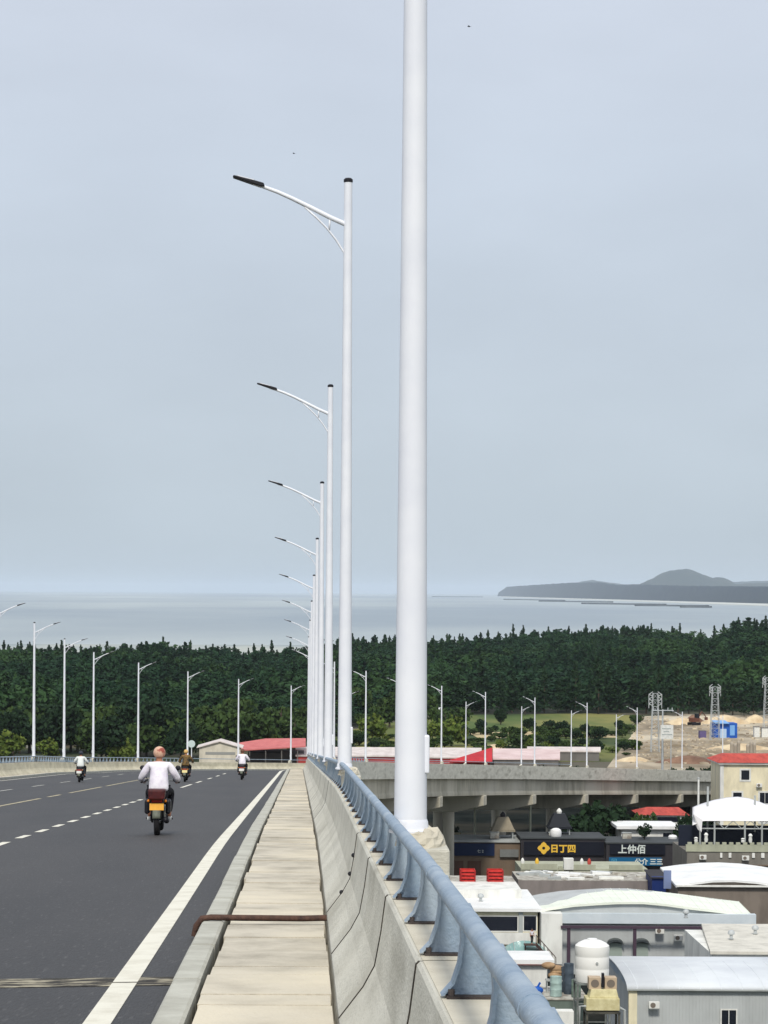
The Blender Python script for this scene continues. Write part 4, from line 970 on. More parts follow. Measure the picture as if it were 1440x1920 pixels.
# red crates on the workshop roof
redc=mat('red_crate',lin(206,52,44),.6,lin(170,36,34),2)
for k,(a,b) in enumerate(((867,893),(918,945))):
    d=308; x=gx((a+b)/2,d); z=gz(1706,290)+.35; 
    if True: z=gz(1657,d)
    r=thing('red_crate','bright red slatted crate, %s of the two behind the white workshop'%('left' if k==0 else 'right'),'crate',(x,d,z)); hw=(gx(b,d)-gx(a,d))/2; h=gz(1628,d)-z
    m_=MB()
    for q in range(5):
        zz=.1+q*(h-.2)/4
        for sy in(-hw,hw): m_.box(0,sy,zz,2*hw,.06,.24)
        for sx in(-hw,hw): m_.box(sx,0,zz,.06,2*hw,.24)
    m_.build('slats',redc,r); m_=MB()
    for sx in(-1,1):
        for sy in(-1,1): m_.box(sx*(hw+.02),sy*(hw+.02),h/2,.14,.14,h)
    m_.build('corner_posts',mat('red_crate_dark',lin(150,30,30),.6),r); MB().box(0,0,h*.45,2*hw-.15,2*hw-.15,h*.85).build('load',mat('crate_load',lin(140,34,32),.8,lin(90,30,28),3),r)
r,hw,zt=bld('low_store','low store with a pale dusty roof carrying the two red crates','store',850,975,1658,306,10,brown); MB().span(-hw,hw,-.0,10,zt,zt+.06).build('roof',clutter,r)
# grey concrete building with stepped parapet
r,hw,zt=bld('concrete_building','grey concrete building with a stepped parapet below the shop signs','building',980,1218,1626,350,10,olive); ox=r.location.x
for a,b,c in ((980,1048,1617),(1050,1058,1621),(1078,1120,1618),(1146,1208,1618)): flat(MB(),a,b,c,1628,350,.12,.4,ox,350).build('parapet',olive,r)
flat(MB(),1060,1078,1606,1627,350,.5,1.2,ox,350).build('roof_box',whitew,r)
flat(MB(),980,1215,1637,1642,350,.1,.2,ox,350).build('dark_band',mat('dark_band',lin(42,40,44),.8),r)
for k,(a,c,m2) in enumerate(((983,1604,whitew),(1010,1606,gold),(1094,1607,whitew),(1108,1607,wred))):
    o=MB().lathe([(.22,0),(.28,.35),(.15,.7),(0,.85)],n=10); o=autosmooth(o.build('flower_pot',m2)); o.location=(gx(a,350.4),350.4,gz(1618,350)); tag(o,['pale round pot on the left corner of the stepped parapet','small yellow pot on the stepped concrete parapet','small white pot right of the white roof box','small reddish pot next to the white pot on the parapet'][k],'pot',None)
r,hw,zt=bld('rubble_roof_store','store with a broken pale grey roof behind the arched hall','store',975,1236,1648,334,10,wallm('store_wall',(140,132,128))); ox=r.location.x; rn=random.Random(8)
MB().span(-hw,hw,0,10,zt,zt+.08).build('roof',clutter,r)
for k in range(22):
    x=rn.uniform(-hw+1,hw-1); y=rn.uniform(.5,9); MB().box(x,y,zt+.2,rn.uniform(1,3.5),rn.uniform(.6,1.8),rn.uniform(.08,.4),rz=rn.uniform(-.3,.3),ry=rn.uniform(-.08,.08)).build('roof_sheet',rn.choice([clutter,whiteroof,greyw,whitew]),r)
# dark blue gap and tarp between the halls
r,hw,zt=bld('blue_lean_to','dark blue lean-to shed between the concrete building and the white curved roof','shed',1226,1252,1640,330,6,mat('deep_blue_sheet',lin(20,44,104),.6)); MB().box(0,3,zt+.05,2*hw+.4,6.6,.12,rx=.05).build('roof',darkwall,r)
# barrel roofed building bottom right
d=238; x=gx(1320,d); r=thing('barrel_roofed_house','light grey ribbed building with a smooth barrel roof, nearest at the bottom right','building',(x,d,0)); ox=x
xa=gx(1186,d)-ox; xb=gx(1560,d)-ox; ze=gz(1850,d); zr_=gz(1797,249); n=14; vs=[];fs=[]
for k in range(n+1):
    a_=math.pi*k/n; yy=9-9.3*math.cos(a_); zz=ze+(zr_-ze)*math.sin(a_)**.8 if 0<k<n else ze
    vs+=[(xa-.3,yy,zz),(xb,yy,zz)]
for k in range(n): fs.append((2*k,2*k+1,2*k+3,2*k+2))
m_=MB(); m_.add(vs,fs); o=m_.build('roof',mat('pale_grey_membrane',lin(222,226,228),.6,lin(208,212,216),.2),r,True); so=o.modifiers.new('s','SOLIDIFY'); so.thickness=.12; so.offset=-1
m_=MB(); m_.prism([(0,0)]*0 or [(xa,-.3),(xb-.3,-.3),(xb-.3,ze-.1),(xa,ze-.1)],.2,17.8); m_.build('wall',metalw,r)
m_=MB(); pol=[(v[1],v[2]-.1) for v in vs[::2]]
vv=[(xa-.05,a,b) for a,b in pol]+[(xa+.1,a,b) for a,b in pol]; q=len(pol); m_.add(vv,[tuple(range(q)),tuple(reversed(range(q,2*q)))]+[(i,i+q,(i+1)%q+q,(i+1)%q) for i in range(q)]); m_.build('gable_end',mat('blue_grey_gable',lin(140,160,180),.6,lin(170,182,190),.5),r)
MB().span(xa-.1,xa+.65,.02,.6,-.3,ze-.12).build('corner_pier',creamw,r)
ms_=MB(); x_=xa+.6
while x_<xb-.5:
    ms_.tube([(x_,9-9.3*math.cos(math.pi*k/14),(ze+(zr_-ze)*math.sin(math.pi*k/14)**.8 if 0<k<14 else ze)+.0) for k in range(0,9)],.03,5); x_+=1.9
ms_.build('roof_seams',mat('pale_grey_membrane',lin(222,226,228)),r)
ribs=MB(); x_=xa+.9
while x_<xb: ribs.span(x_,x_+.05,.15,.25,0,ze-.15); x_+=.3
ribs.build('wall_ribs',metalw,r)
window(r,(ox,238,0),1358,1385,1889,1926,238,bars=1,fw=.12)
MB().span(xa-.3,xb,-.3,-.1,ze-.12,ze+.02).build('gutter',greyw,r)
# white water tank on frame, cream machine, drums
d=216; x=gx(1114.5,d); r=thing('water_tank','big white cylindrical water tank with a domed lid','tank',(x,d,gz(1836,d)))
Rr=(gx(1147,d)-gx(1082,d))/2; h=gz(1764,d)-gz(1836,d)
o=MB().lathe([(Rr*.96,0),(Rr*.98,.05),(Rr*.98,h*.32),(Rr*.965,h*.34),(Rr*.98,h*.36),(Rr*.98,h*.64),(Rr*.965,h*.66),(Rr*.98,h*.68),(Rr,h*.86),(Rr*.98,h*.93),(Rr*.8,h),(Rr*.5,h+.2),(.3,h+.27),(0,h+.28)],n=36); autosmooth(o.build('tank_body',mat('white_plastic',lin(244,243,238),.4),r))
MB().tube([(.25,-Rr-.04,h*.52),(.25,-Rr+.1,h*.52)],.11,12).build('outlet',greyw,r); MB().lathe([(.4,0),(.4,.08),(0,.1)],(0,0,h+.26)).build('lid',whiteroof,r)
def frame_tower(name,label,x,y,w_,dp,z,m):
    r=thing(name,label,'tower',(x,y,0)); MB().box(0,0,z-.08,w_+.2,dp+.2,.14).build('platform',m,r)
    for sx in(-1,1):
        for sy in(-1,1): MB().box(sx*w_/2,sy*dp/2,z/2-.1,.16,.16,z-.1).build('leg',m,r)
    b=MB(); zz=1
    while zz<z-1:
        for sy in(-1,1): b.tube([(-w_/2,sy*dp/2,zz),(w_/2,sy*dp/2,zz)],.05,5)
        for sx in(-1,1): b.tube([(sx*w_/2,-dp/2,zz),(sx*w_/2,dp/2,zz)],.05,5)
        zz+=1.9
    b.build('brace',m,r); return r
frame_tower('steel_tower','steel frame carrying the big white water tank',x,d,2.6,2.6,gz(1836,d),mat('grey_frame',lin(128,134,130),.6,lin(96,98,96),2))
d=206; x=gx(1133,d); zf=gz(1890,d); frame_tower('steel_tower','dark steel frame carrying the cream machine',x,d,2.5,2.0,zf,mat('dark_frame',lin(92,90,80),.6,lin(56,56,52),2))
cr_=mat('cream_machine_paint',lin(222,214,170),.6,lin(196,186,140),1.5); r=thing('cooling_machine','cream cooling machine with two fan boxes on a frame in front of the tank','machine',(x,d,zf))
bevel(MB().box(0,0,.55,2.6,1.9,.95).build('base_box',cr_,r),.05); bevel(MB().box(.1,.1,1.35,2.3,1.6,.65,taper=.86).build('hopper',cr_,r),.05)
for sx in(-.62,.62):
    bevel(MB().box(sx+.05,.2,2.1,.95,1.1,.95).build('fan_box',wallm('pinkish_tan_box',(196,176,150)),r),.04)
    MB().tube([(sx+.05,-.37,2.1),(sx+.05,-.33,2.1)],.32,16).build('fan_grille',mat('grille',lin(120,110,100),.6),r)
MB().box(.05,-.2,2.35,.18,.5,1.1).build('motor',black,r)
m_=MB(); m_.tube([(-1.3,-.8,.4),(-1.8,-.8,.4),(-1.8,-.8,-2),(-1.6,-.8,-4)],.1,8); m_.tube([(1.3,-.8,.3),(1.7,-.8,.1),(1.75,-.8,-3)],.12,8); m_.build('pipe',greyw,r)
r,hw,zt=bld('low_workshop','low workshop roof crowded with drums and tubs left of the machine','workshop',1000,1108,1872,222,7,wallm('green_grey_wall',(110,122,114))); MB().span(-hw,hw,-.1,7,zt,zt+.12).build('roof',clutter,r); zr0=zt+.12
def drum(px_,dy,w_,h_,m,label,cat='drum',nm='drum'):
    r=thing(nm,label,cat,(gx(px_,222+dy),222+dy,zr0)); autosmooth(MB().lathe([(w_*.9,0),(w_,.05),(w_,h_*.33),(w_*1.03,h_*.35),(w_,h_*.37),(w_,h_*.66),(w_*1.03,h_*.68),(w_,h_*.7),(w_,h_),(w_*.9,h_),(w_*.85,h_-.08),(0,h_-.08)],n=18).build('shell',m,r)); MB().torus((0,0,h_),.01,.01).build('bung',black,r); return r
pale_t=mat('pale_teal_plastic',lin(176,200,194),.5,lin(150,172,168),2); dk_t=mat('slate_plastic',lin(84,96,108),.5,lin(60,70,80),2); tanm=mat('tan_sack',lin(190,160,124),.9,lin(150,120,92),2)
drum(1047,1.2,.5,1.7,pale_t,'pale teal plastic drum left of the white tank'); drum(1071,2.6,.42,2.6,dk_t,'tall slate-grey drum close to the white tank, left one'); drum(1064,3.6,.4,2.2,dk_t,'slate-grey drum half hidden behind the taller slate drum'); drum(1085,.8,.4,1.5,wallm('grn_plastic',(120,138,126)),'dull green drum between the teal drum and the machine')
o=MB(); rn=random.Random(5)
for q in range(4): o.ball((rn.uniform(-.5,.5),rn.uniform(-.3,.3),.35+q*.28),.62,.5,.3,12,8)
o=o.build('sack_pile',tanm,None,True); o.location=(gx(1043,225.5),225.5,zr0+1.1); tag(o,'pile of tan sacks above the teal drum','sacks')
r=thing('sack_table','small stand carrying the tan sacks','stand',(gx(1043,225.5),225.5,zr0)); MB().box(0,0,1.05,1.4,1.1,.1).build('table_top',greyw,r)
for sx in(-.6,.6):
    for sy in(-.4,.4): MB().box(sx,sy,.5,.08,.08,1.0).build('leg',greyw,r)
d=205; bevel(tag(MB().span(-.66,.66,0,1.2,0,gz(1893,d)).build('white_cabinet',whitew),'plain white cabinet at the bottom edge beside the handrail','cabinet'),.03).location=(gx(1065,d),d,0)
o=MB(); o.ball((0,0,.35),.5,.4,.35); o.box(.1,0,.8,.16,.16,.5,ry=.5); o=o.build('blue_bundle',blue_m,None); o.location=(gx(1013,224),224.2,zr0+.0); tag(o,'crumpled bright blue bundle on the low workshop roof','bundle')
# outside stair with a person
r=thing('outside_stair','dark steel stair running down beside the arched hall','stair',(gx(1028,286),286,0)); ox=r.location.x; dk=mat('dark_stair_steel',lin(58,46,46),.7,lin(90,70,62),3); m_=MB(); n=14
xa=gx(1010,286)-ox; xb=gx(1046,286)-ox; za=gz(1768,286); zb=gz(1808,286)
for k in range(n): t_=k/(n-1); m_.box(xa+(xb-xa)*t_,0,za+(zb-za)*t_,.3,1.1,.06)
m_.build('treads',dk,r)
for sy in(-.55,.55):
    m_=MB(); m_.box((xa+xb)/2,sy,(za+zb)/2-.05,math.hypot(xb-xa,zb-za)+.2,.06,.3,ry=math.atan2(za-zb,xb-xa)); m_.build('stringer',dk,r)
    m_=MB(); m_.tube([(xa,sy,za+.95),(xb,sy,zb+.95)],.04,6)
    for k in range(6): t_=k/5; m_.tube([(xa+(xb-xa)*t_,sy,za+(zb-za)*t_),(xa+(xb-xa)*t_,sy,za+(zb-za)*t_+.95)],.03,5)
    m_.build('handrail',dk,r)
MB().box(xa-.75,0,za-.02,1.2,1.3,.1).build('landing',dk,r)
for sx,zz in((xa-1.2,za),(xb,zb)): MB().box(sx,.0,zz/2,.14,.14,zz).build('post',dk,r)
STAIR_TOP=(r.location.x+xa-.5,286,za+.03)

# loose debris over the construction yard, too many to count
dbm = mat('yard_debris', lin(206,192,166), .9, lin(150,136,118), .4, 5, (.45,.55)); db = MB(); rn = random.Random(17)
for k in range(520):
    px_ = rn.uniform(1185,1460); py_ = rn.uniform(1340,1428); d = 42*F/(py_-VY); s_ = rn.uniform(.15,.8)
    db.box(gx(px_,d), d, s_*.25, s_*rn.uniform(.6,2.4), s_, s_*rn.uniform(.4,1.1), rz=rn.uniform(0,3), rx=rn.uniform(-.2,.2))
tag(db.build('rubble', dbm), 'scattered rubble and planks over the bare dirt yard', kind='stuff')
gv = MB()
for k in range(260):
    px_ = rn.uniform(1185,1460); py_ = rn.uniform(1340,1428); d = 42*F/(py_-VY); s_ = rn.uniform(.3,1.2)
    gv.ball((gx(px_,d), d, 0), s_*1.4, s_, s_*.5, 7, 4)
tag(gv.build('dirt_clods', dirt_m), 'small heaps of turned soil over the yard', kind='stuff')
# excavator in front of the sand heap
r = thing('excavator','small rusty brown excavator on the earth heap at the wood edge','excavator',(gx(1303,820),820,1.2),R(30)); ex_=mat('brown_machine',lin(120,72,52),.6,lin(90,60,50),2)
bevel(MB().box(0,0,1.7,2.6,2.2,1.3).build('body',ex_,r),.1); MB().box(.6,-.6,2.9,1.1,1.0,1.3).build('cab',glass,r)
for sy in(-1,1): bevel(MB().box(0,sy*1.1,.5,3.4,.5,.9).build('track',black,r),.2)
m_=MB(); m_.tube([(1.2,0,1.8),(3.0,0,4.2),(4.6,0,2.6)],[.25,.2,.15],8); m_.box(4.7,0,2.0,.7,.8,.9); m_.build('arm',ex_,r)
# air conditioners, vents and pipes on the near buildings
def ac(px_, py_, d, label, dy=-.45):
    r = thing('air_conditioner', label, 'air conditioner', (gx(px_,d), d+dy, gz(py_,d)), 0, 'air conditioners on the walls below the bridge'); bevel(MB().box(0,0,.3,.95,.4,.62).build('casing', whitew, r),.03)
    MB().tube([(-.12,-.215,.3),(-.12,-.2,.3)],.24,16).build('fan_grille', mat('grille',lin(120,110,100),.6), r); MB().box(0,.1,-.04,.8,.5,.05).build('bracket', greyw, r)
ac(1240,1745,290,'air conditioner on the arched hall wall right of the two hoods'); ac(1275,1758,290,'air conditioner on the arched hall wall near the tan-roofed annex')
ac(1230,1885,238,'air conditioner on the ribbed wall under the barrel roof'); ac(1320,1606,360,'air conditioner on the terrace building wall near its left corner'); ac(1400,1607,360,'air conditioner on the terrace building wall under the third urn')
ac(1128,1640,350,'air conditioner on the grey building below the stepped parapet'); ac(1425,1470,440,'air conditioner on the yellow house beside its right window')
def vent(px_, py_, d, z, label):
    r = thing('roof_vent', label, 'roof vent', (gx(px_,d), d, z)); autosmooth(MB().lathe([(.16,0),(.16,.4),(.34,.48),(.36,.66),(.26,.85),(0,.92)],n=14).build('cowl', steel, r)); MB().lathe([(.24,-.02),(.24,.05),(.16,.06)],n=14).build('collar', greyw, r)
vent(1290,0,282,7.4,'metal vent on the arched hall roof edge near the tan roof'); vent(905,0,296,gz(1706,290)+.34,'metal vent on the white workshop roof, nearer the handrail'); vent(1375,0,268,7.0,'metal vent on the tan flat roof'); vent(1420,0,272,7.0,'second metal vent on the tan flat roof, at the right edge')
for a, dd in ((1040,372),(1178,372),(1255,384),(930,372)):
    r = thing('roof_box', {1040:'small pale box on the dark shop roof near the white tank',1178:'small grey box on the roof behind the white characters',1255:'small pale box near the domed tank on the shop roof',930:'small box on the roof behind the navy sign board'}[a], 'box', (gx(a,dd+16),dd+16,gz(1577,384)+.2)); bevel(MB().box(0,0,.45,1.3,.9,.9).build('casing', clutter, r),.04); MB().box(0,0,.93,1.4,1.0,.06).build('lid', greyw, r)
o = put_tree('potted_shrub', darks[2], gx(1212,386), 386.5, gz(1578,382)+.2, .28, 1.0, 'dark shrub on the shop roof in front of the white flat-roofed house', 'shrub', None)

# ------------------------------------------------------------------ people and motorbikes
skin_m = mat('skin', lin(176,124,98), .55, lin(160,108,84), 8)
def skin_obj(name, m, verts, edges, root, parent, lv=2, smooth=True):
    """verts: list of (x,y,z,r) or (x,y,z,rx,ry)"""
    me = bpy.data.meshes.new(name); me.from_pydata([v[:3] for v in verts], edges, []); me.materials.append(m)
    o = bpy.data.objects.new(name, me); SC.collection.objects.link(o)
    if parent: o.parent = parent
    sk = o.modifiers.new('skin','SKIN'); sk.use_smooth_shade = smooth; sk.branch_smoothing = .5
    for i, v in enumerate(verts):
        d_ = me.skin_vertices[0].data[i]; d_.radius = (v[3], v[4] if len(v) > 4 else v[3]); d_.use_root = (i == root)
    sb_ = o.modifiers.new('sub','SUBSURF'); sb_.levels = lv; sb_.render_levels = lv
    return o
def hand(V, E, wi, wrist, fwd, side, curl=.9):
    """palm and five fingers that close on the grip; fwd = direction of the forearm"""
    fwd = Vector(fwd).normalized(); dn = Vector((0,0,-1)); lat = fwd.cross(dn).normalized()*side
    p = Vector(wrist)+fwd*.045; V.append((p.x,p.y,p.z,.030,.02)); pi = len(V)-1; E.append((wi,pi))
    for k,(off,ln,rad) in enumerate(((-.030,.062,.0075),(-.010,.074,.0085),(.010,.078,.0085),(.029,.070,.008))):
        a = p+fwd*.04+lat*off; b = a+(fwd*(1-curl*.5)+dn*curl*.6)*ln*.5; c = b+(dn*curl-fwd*curl*.45)*ln*.5
        i0 = len(V); V += [(a.x,a.y,a.z,rad*1.15),(b.x,b.y,b.z,rad),(c.x,c.y,c.z,rad*.8)]; E += [(pi,i0),(i0,i0+1),(i0+1,i0+2)]
    a = p-fwd*.005+lat*-.035; b = a+(fwd*.6+dn*.6-lat*.3)*.035; c = b+(fwd*.5+dn*.8+lat*.5)*.03
    i0 = len(V); V += [(a.x,a.y,a.z,.011),(b.x,b.y,b.z,.0095),(c.x,c.y,c.z,.0075)]; E += [(pi,i0),(i0,i0+1),(i0+1,i0+2)]
def rider(label, loc, rz, shirt, trousers, headgear, helmet=True, shoe=None, sleeves=True):
    r = thing('person', label, 'person', loc, rz)
    V = [(0,-.06,.84,.15,.12),(0,-.05,1.0,.145,.115),(0,0,1.17,.165,.115),(0,.03,1.32,.14,.10),(0,.05,1.405,.055,.058),(0,.065,1.47,.075,.085),(0,.08,1.55,.082,.1),(0,.085,1.605,.055,.07)]
    E = [(i,i+1) for i in range(7)]
    arms = {}
    for sd in (-1,1):
        i0 = len(V); V += [(sd*.175,.035,1.345,.068),(sd*.27,.07,1.19,.052),(sd*.345,.14,1.065,.043),(sd*.345,.28,1.03,.037),(sd*.325,.40,1.0,.026)]
        E += [(3,i0)]+[(i0+k,i0+k+1) for k in range(4)]; arms[sd]=i0
        hand(V,E,i0+4,(sd*.325,.40,1.0),(-sd*.05,.98,-.12),sd)
        j0 = len(V); V += [(sd*.1,.0,.82,.088),(sd*.17,.2,.81,.078),(sd*.215,.36,.78,.06),(sd*.205,.28,.58,.052),(sd*.19,.16,.36,.038),(sd*.19,.26,.30,.036,.03),(sd*.19,.36,.29,.03,.022)]
        E += [(0,j0)]+[(j0+k,j0+k+1) for k in range(6)]
    # nose and ears grow out of the head
    V += [(0,.175,1.53,.014),(-.082,.075,1.54,.016,.02),(.082,.075,1.54,.016,.02)]; n=len(V); E += [(6,n-3),(6,n-2),(6,n-1)]
    body = skin_obj('body', skin_m, V, E, 0, r)
    S = [(0,-.10,.80,.235,.15),(0,-.08,.92,.21,.155),(0,-.05,1.06,.2,.155),(0,-.01,1.2,.2,.145),(0,.03,1.325,.17,.125),(0,.045,1.39,.085,.08)]; SE = [(i,i+1) for i in range(5)]
    for sd in (-1,1):
        i0=len(S); S += [(sd*.185,.03,1.335,.084),(sd*.285,.05,1.18,.078),(sd*.355,.12,1.06,.068)]+([(sd*.348,.24,1.035,.056),(sd*.332,.34,1.01,.048)] if sleeves else []); SE += [(4,i0)]+[(i0+k,i0+k+1) for k in range(4 if sleeves else 2)]
    skin_obj('shirt', shirt, S, SE, 0, r)
    Tt = [(0,-.06,.86,.16,.135)]; TE=[]
    for sd in (-1,1):
        i0=len(Tt); Tt += [(sd*.1,.0,.83,.1),(sd*.172,.2,.815,.092),(sd*.217,.365,.785,.074),(sd*.207,.28,.58,.066),(sd*.192,.18,.40,.056)]; TE += [(0,i0)]+[(i0+k,i0+k+1) for k in range(4)]
    skin_obj('trousers', trousers, Tt, TE, 0, r)
    for sd in (-1,1):
        sh = MB(); sh.prism([(0,0)]*0 or [(sd*.19-.045,.245),(sd*.19+.045,.245),(sd*.19+.045,.32),(sd*.19-.045,.32)],.12,.42); bevel(sh.build('shoe', shoe or whitew, r),.025,3)
    if helmet:
        h = MB(); h.ball((0,.075,1.565),.118,.135,.122,20,12)
        h.v = [(x,y,max(z,1.50+(.03 if y>.1 else -.02))) for x,y,z in h.v]; autosmooth(h.build('helmet', headgear, r),60)
    else:
        h = MB(); h.ball((0,.06,1.575),.095,.11,.085,16,10); h.build('hair', headgear, r, True)
    for sd in (-1,1): MB().ball((sd*.032,.163,1.555),.011).build('eye', black, r)
    return r
bk = mat('black_bike_paint', lin(26,26,30), .3, spec=.6); chrome = mat('dull_chrome', lin(150,152,150), .3, metal=.8); tyre = mat('tyre_rubber', lin(24,24,26), .85, lin(34,34,36), 20)
plate_m = mat('yellow_plate', lin(240,176,60), .5, lin(226,160,46), 6); dred = mat('dark_red_box', lin(92,34,32), .5, lin(58,24,28), 6); gen = mat('grey_green_guard', lin(112,118,104), .6, lin(90,92,84), 6)
def motorbike(label, loc, rz, body=bk, plate=plate_m, box=True, group=None):
    r = thing('motorcycle', label, 'motorcycle', loc, rz, group)
    for y, rad in ((-.55,.285),(.72,.285)):
        wh = MB().torus((0,y,.285),.232,.055,28,10,1.0); wo = wh.build('wheel', tyre, r, True)
        rm = MB().torus((0,y,.285),.18,.016,24,6); 
        for k in range(6): a_=k*math.pi/3; rm.tube([(0,y,.285),(0,y+.18*math.cos(a_),.285+.18*math.sin(a_))],.012,6)
        rm.tube([(-.07,y,.285),(.07,y,.285)],.03,8); rm.build('rim', chrome, wo, True)
    f = MB(); f.tube([(0,-.5,.72),(0,-.1,.66),(0,.3,.62),(0,.5,.85)],.032,8)
    for sx in(-.085,.085): f.tube([(sx,.5,.98),(sx,.6,.7),(sx,.72,.285)],.022,8); f.tube([(sx*1.1,-.2,.4),(sx*1.1,-.55,.285)],.024,8); f.tube([(sx*1.3,-.55,.3),(sx*1.3,-.45,.66)],.022,8)
    f.tube([(0,.45,.62),(0,.3,.35),(0,-.15,.33)],.03,8); f.build('frame', bk, r, True)
    e = MB(); e.box(0,.1,.42,.26,.34,.26); e.tube([(0,.25,.45),(0,.38,.56)],.09,12); bevel(e.build('engine', chrome, r),.03)
    t = MB(); t.ball((0,.27,.78),.12,.22,.11,16,10); t.build('fuel_tank', body, r, True)
    s_ = MB(); s_.prism([(-.13,.72),(.13,.72),(.14,.79),(.1,.81),(-.1,.81),(-.14,.79)],-.62,.1); bevel(s_.build('seat', black, r),.02)
    tail = MB(); tail.prism([(-.1,.6),(.1,.6),(.13,.72),(-.13,.72)],-.68,-.1); bevel(tail.build('tail_cover', body, r),.02)
    g = MB(); n=10
    vs=[];fs=[]
    for k in range(n+1):
        a_=R(15+110*k/n); yy=-.55-.33*math.cos(a_); zz=.285+.34*math.sin(a_); vs+=[(-.075,yy,zz),(.075,yy,zz)]
    for k in range(n): fs.append((2*k,2*k+1,2*k+3,2*k+2))
    g.add(vs,fs); go=g.build('mudguard', gen, r, True); sm=go.modifiers.new('s','SOLIDIFY'); sm.thickness=.012
    h = MB(); h.tube([(-.36,.42,.97),(-.22,.48,1.0),(-.08,.52,.99),(.08,.52,.99),(.22,.48,1.0),(.36,.42,.97)],.013,8); ho=h.build('handlebar', chrome, r, True)
    for sx in(-1,1):
        MB().tube([(sx*.25,.47,1.0),(sx*.38,.41,.965)],.019,8).build('grip', black, ho)
        m_=MB(); m_.tube([(sx*.24,.47,1.0),(sx*.31,.46,1.12),(sx*.34,.45,1.2)],.008,6); mo=m_.build('mirror', black, ho); mh=MB(); mh.ball((sx*.345,.445,1.245),.055,.02,.05,12,8); mh.build('mirror_glass', black, mo, True)
    hl = MB(); hl.tube([(0,.52,.88),(0,.64,.88)],.085,16); bevel(hl.build('headlight', mat('headlight_glass', lin(220,224,220),.15), r),.01)
    tl = MB(); tl.box(0,-.70,.69,.2,.06,.06); bevel(tl.build('tail_light', mat('tail_light', lin(170,30,26),.3), r),.01)
    for sx in(-.16,.16): MB().ball((sx,-.69,.69),.03,.03,.03,10,6).build('indicator', mat('amber', lin(226,130,30),.3), r, True)
    p = MB(); p.box(0,-.765,.585,.27,.008,.135,rx=-.25); po=p.build('licence_plate', plate, r); b_=MB(); b_.box(0,-.755,.585,.29,.008,.155,rx=-.25); b_.build('plate_holder', black, r)
    if box:
        q = MB(); q.prism([(0,0)]*0 or [(-.15,.72),(.15,.72),(.17,.92),(-.17,.92)],-.86,-.56); bevel(q.build('tail_box', dred, r),.035,3)
    x_ = MB(); x_.tube([(.13,.25,.36),(.16,0,.27),(.17,-.35,.28),(.17,-.78,.34)],[.03,.035,.05,.055],12); x_.build('exhaust', black, r, True)
    for sx in(-1,1): MB().tube([(sx*.1,.2,.29),(sx*.26,.2,.28)],.018,8).build('footrest', black, r); 
    MB().prism([(-.16,.38),(.16,.38),(.2,.62),(-.2,.62)],-.42,-.1) and None
    for sx in(-1,1): bevel(MB().box(sx*.2,-.32,.56,.1,.34,.28).build('side_bag', black, r),.04)
    return r
def on_road(px_, s_):
    X_ = gx(px_+(1500-VY)*.0063, s_)-bp(s_,0,0)[0]; x,y,z = bp(s_, X_, .006); return (x,y,z)
shirt_w = mat('white_shirt_cloth', lin(238,234,240), .85, lin(218,210,224), 5, 4, (.45,.7), 1.0, 9)
trk = mat('black_trousers', lin(24,24,30), .9); helm = mat('worn_orange_helmet', lin(156,78,64), .5, lin(214,174,148), 4, 3, (.38,.46))
L_ = on_road(298, 51); motorbike('black motorcycle with yellow licence plate ridden by the man in the white shirt', L_, 0)
rider('person in a loose white shirt and orange helmet riding the near motorcycle, seen from behind', L_, 0, shirt_w, trk, helm)
for px_, s_, ml, pl, sm_, hm, bodym, plm in (
    (151,144,'dark motorcycle farthest left, near the left parapet','person in a white top riding the leftmost distant motorcycle',mat('white_top',lin(226,230,226),.9),mat('dark_helmet',lin(44,48,60),.4),bk,whitew),
    (348,139,'dark yellowish motorcycle in the middle of the three distant ones','person in a yellow-brown jacket riding the middle distant motorcycle',mat('yellow_brown_jacket',lin(140,110,60),.9,lin(60,56,50),5),mat('straw_hat',lin(214,176,110),.8),mat('yellow_paint',lin(120,104,40),.4),mat('pale_yellow_plate',lin(230,214,150),.5)),
    (454,145,'black motorcycle of the distant rider nearest the walkway','person in a white shirt riding the distant motorcycle nearest the walkway',shirt_w,mat('brown_helmet',lin(112,76,60),.5),bk,whitew)):
    lc = on_road(px_, s_); ry_ = R(2)
    motorbike(ml, lc, -ry_, bodym, plm, box=False); rider(pl, lc, -ry_, sm_, trk, hm, shoe=black)
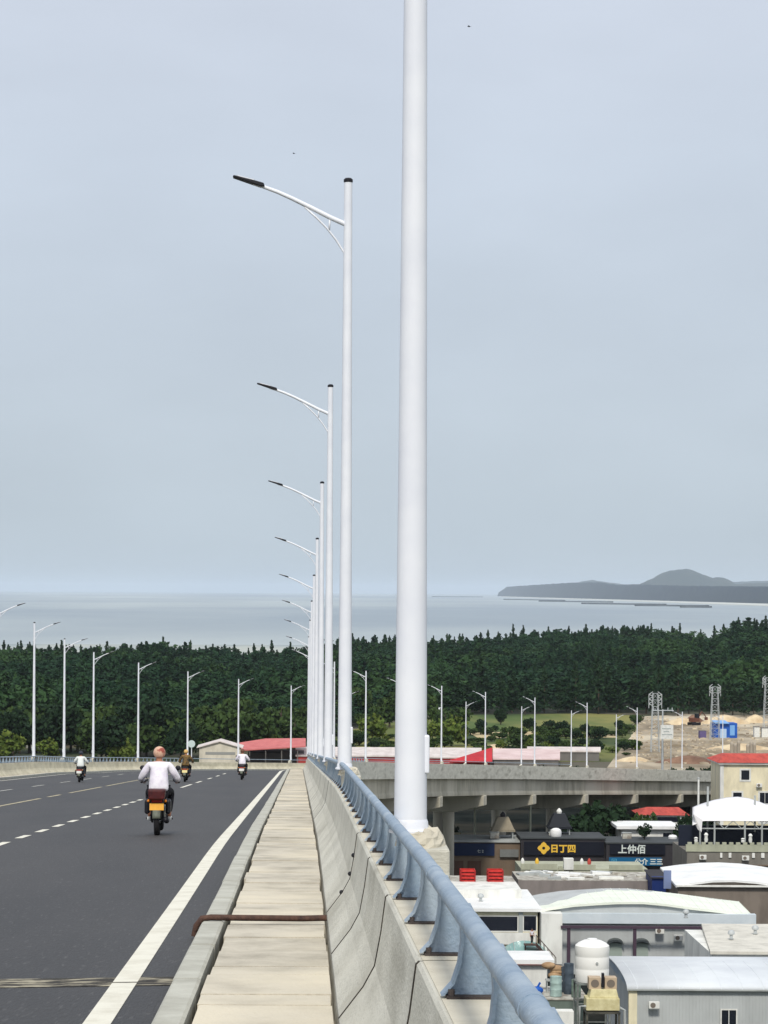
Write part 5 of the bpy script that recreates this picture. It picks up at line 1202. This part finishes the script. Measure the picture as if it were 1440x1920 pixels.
def walker(label, loc, rz, top, legs, hair):
    r = thing('person', label, 'person', loc, rz)
    V=[(0,0,.95,.13,.1),(0,0,1.1,.12,.09),(0,.01,1.3,.15,.1),(0,.01,1.4,.1,.08),(0,.02,1.48,.05),(0,.03,1.56,.072,.085),(0,.035,1.64,.078,.095),(0,.03,1.69,.05,.06)]; E=[(i,i+1) for i in range(7)]
    for sd in(-1,1):
        i0=len(V); V+=[(sd*.165,.01,1.4,.058),(sd*.21,.0,1.15,.043),(sd*.23,.08,.93,.03)]; E+=[(3,i0),(i0,i0+1),(i0+1,i0+2)]; hand(V,E,i0+2,(sd*.23,.08,.93),(0,.35,-.94),sd,.4)
        j=len(V); V+=[(sd*.09,0,.9,.085),(sd*.1,.04+.03*sd,.5,.055),(sd*.1,-.02+.1*sd,.1,.035),(sd*.1,.12+.1*sd,.04,.034,.025)]; E+=[(0,j),(j,j+1),(j+1,j+2),(j+2,j+3)]
    V+=[(0,.13,1.62,.014)]; E.append((6,len(V)-1))
    skin_obj('body',skin_m,V,E,0,r)
    S=[(0,0,.93,.145,.115),(0,0,1.12,.14,.11),(0,.01,1.3,.165,.115),(0,.01,1.42,.085,.075)]; SE=[(0,1),(1,2),(2,3)]
    for sd in(-1,1): i0=len(S); S+=[(sd*.17,.01,1.39,.07),(sd*.2,.0,1.22,.062)]; SE+=[(2,i0),(i0,i0+1)]
    skin_obj('shirt',top,S,SE,0,r)
    S=[(0,0,.95,.135,.105)]; SE=[]
    for sd in(-1,1): i0=len(S); S+=[(sd*.09,0,.88,.095),(sd*.1,.04+.03*sd,.5,.072),(sd*.1,-.02+.1*sd,.13,.06)]; SE+=[(0,i0),(i0,i0+1),(i0+1,i0+2)]
    skin_obj('trousers',legs,S,SE,0,r)
    h=MB(); h.ball((0,.015,1.665),.09,.1,.085,14,10); h.build('hair',hair,r,True)
    return r
walker('person with black hair and white top standing at the head of the outside stair', STAIR_TOP, R(200), shirt_w, trk, black)
# distant birds
def bird(px_,py_,d,label):
    p=W(px_,py_,d); r=thing('bird',label,'bird',p,R(70)); b=MB(); b.ball((0,0,0),.045,.13,.05,12,8); b.ball((0,.14,.02),.035,.04,.035); b.add([(-.02,-.1,0),(.02,-.1,0),(.06,-.24,0),(-.06,-.24,0)],[(0,1,2,3)]); b.build('body',mat('bird_feather',lin(70,74,80),.9),r,True)
    for sx in(-1,1): w_=MB(); w_.add([(sx*.03,.07,.02),(sx*.2,.06,.09),(sx*.36,-.02,.04),(sx*.2,-.07,.07),(sx*.03,-.06,.02)],[(0,1,2,3,4)]); wo=w_.build('wing',mat('bird_feather',lin(70,74,80),.9),r); so=wo.modifiers.new('s','SOLIDIFY'); so.thickness=.012
bird(873,48,260,'small dark bird high in the sky right of the closest lamp'); bird(546,288,330,'small dark bird in the sky above the second lamp arm')

# ------------------------------------------------------------------ air
hz = bpy.data.materials.new('haze_air'); hz.use_nodes = True; n = hz.node_tree.nodes; l = hz.node_tree.links; n.clear()
o_ = n.new('ShaderNodeOutputMaterial'); pv_ = n.new('ShaderNodeVolumePrincipled'); pv_.inputs['Color'].default_value = (.80,.89,1,1); pv_.inputs['Density'].default_value = 2.3e-5; pv_.inputs['Anisotropy'].default_value = 0
l.new(pv_.outputs[0], o_.inputs['Volume'])
try: hz.cycles.homogeneous_volume = True
except Exception: pass
hb = MB().span(-40000,40000,-1500,88000,-3.0,260).build('haze', hz); tag(hb, kind='stuff'); hb['label'] = 'thin pale sea haze'
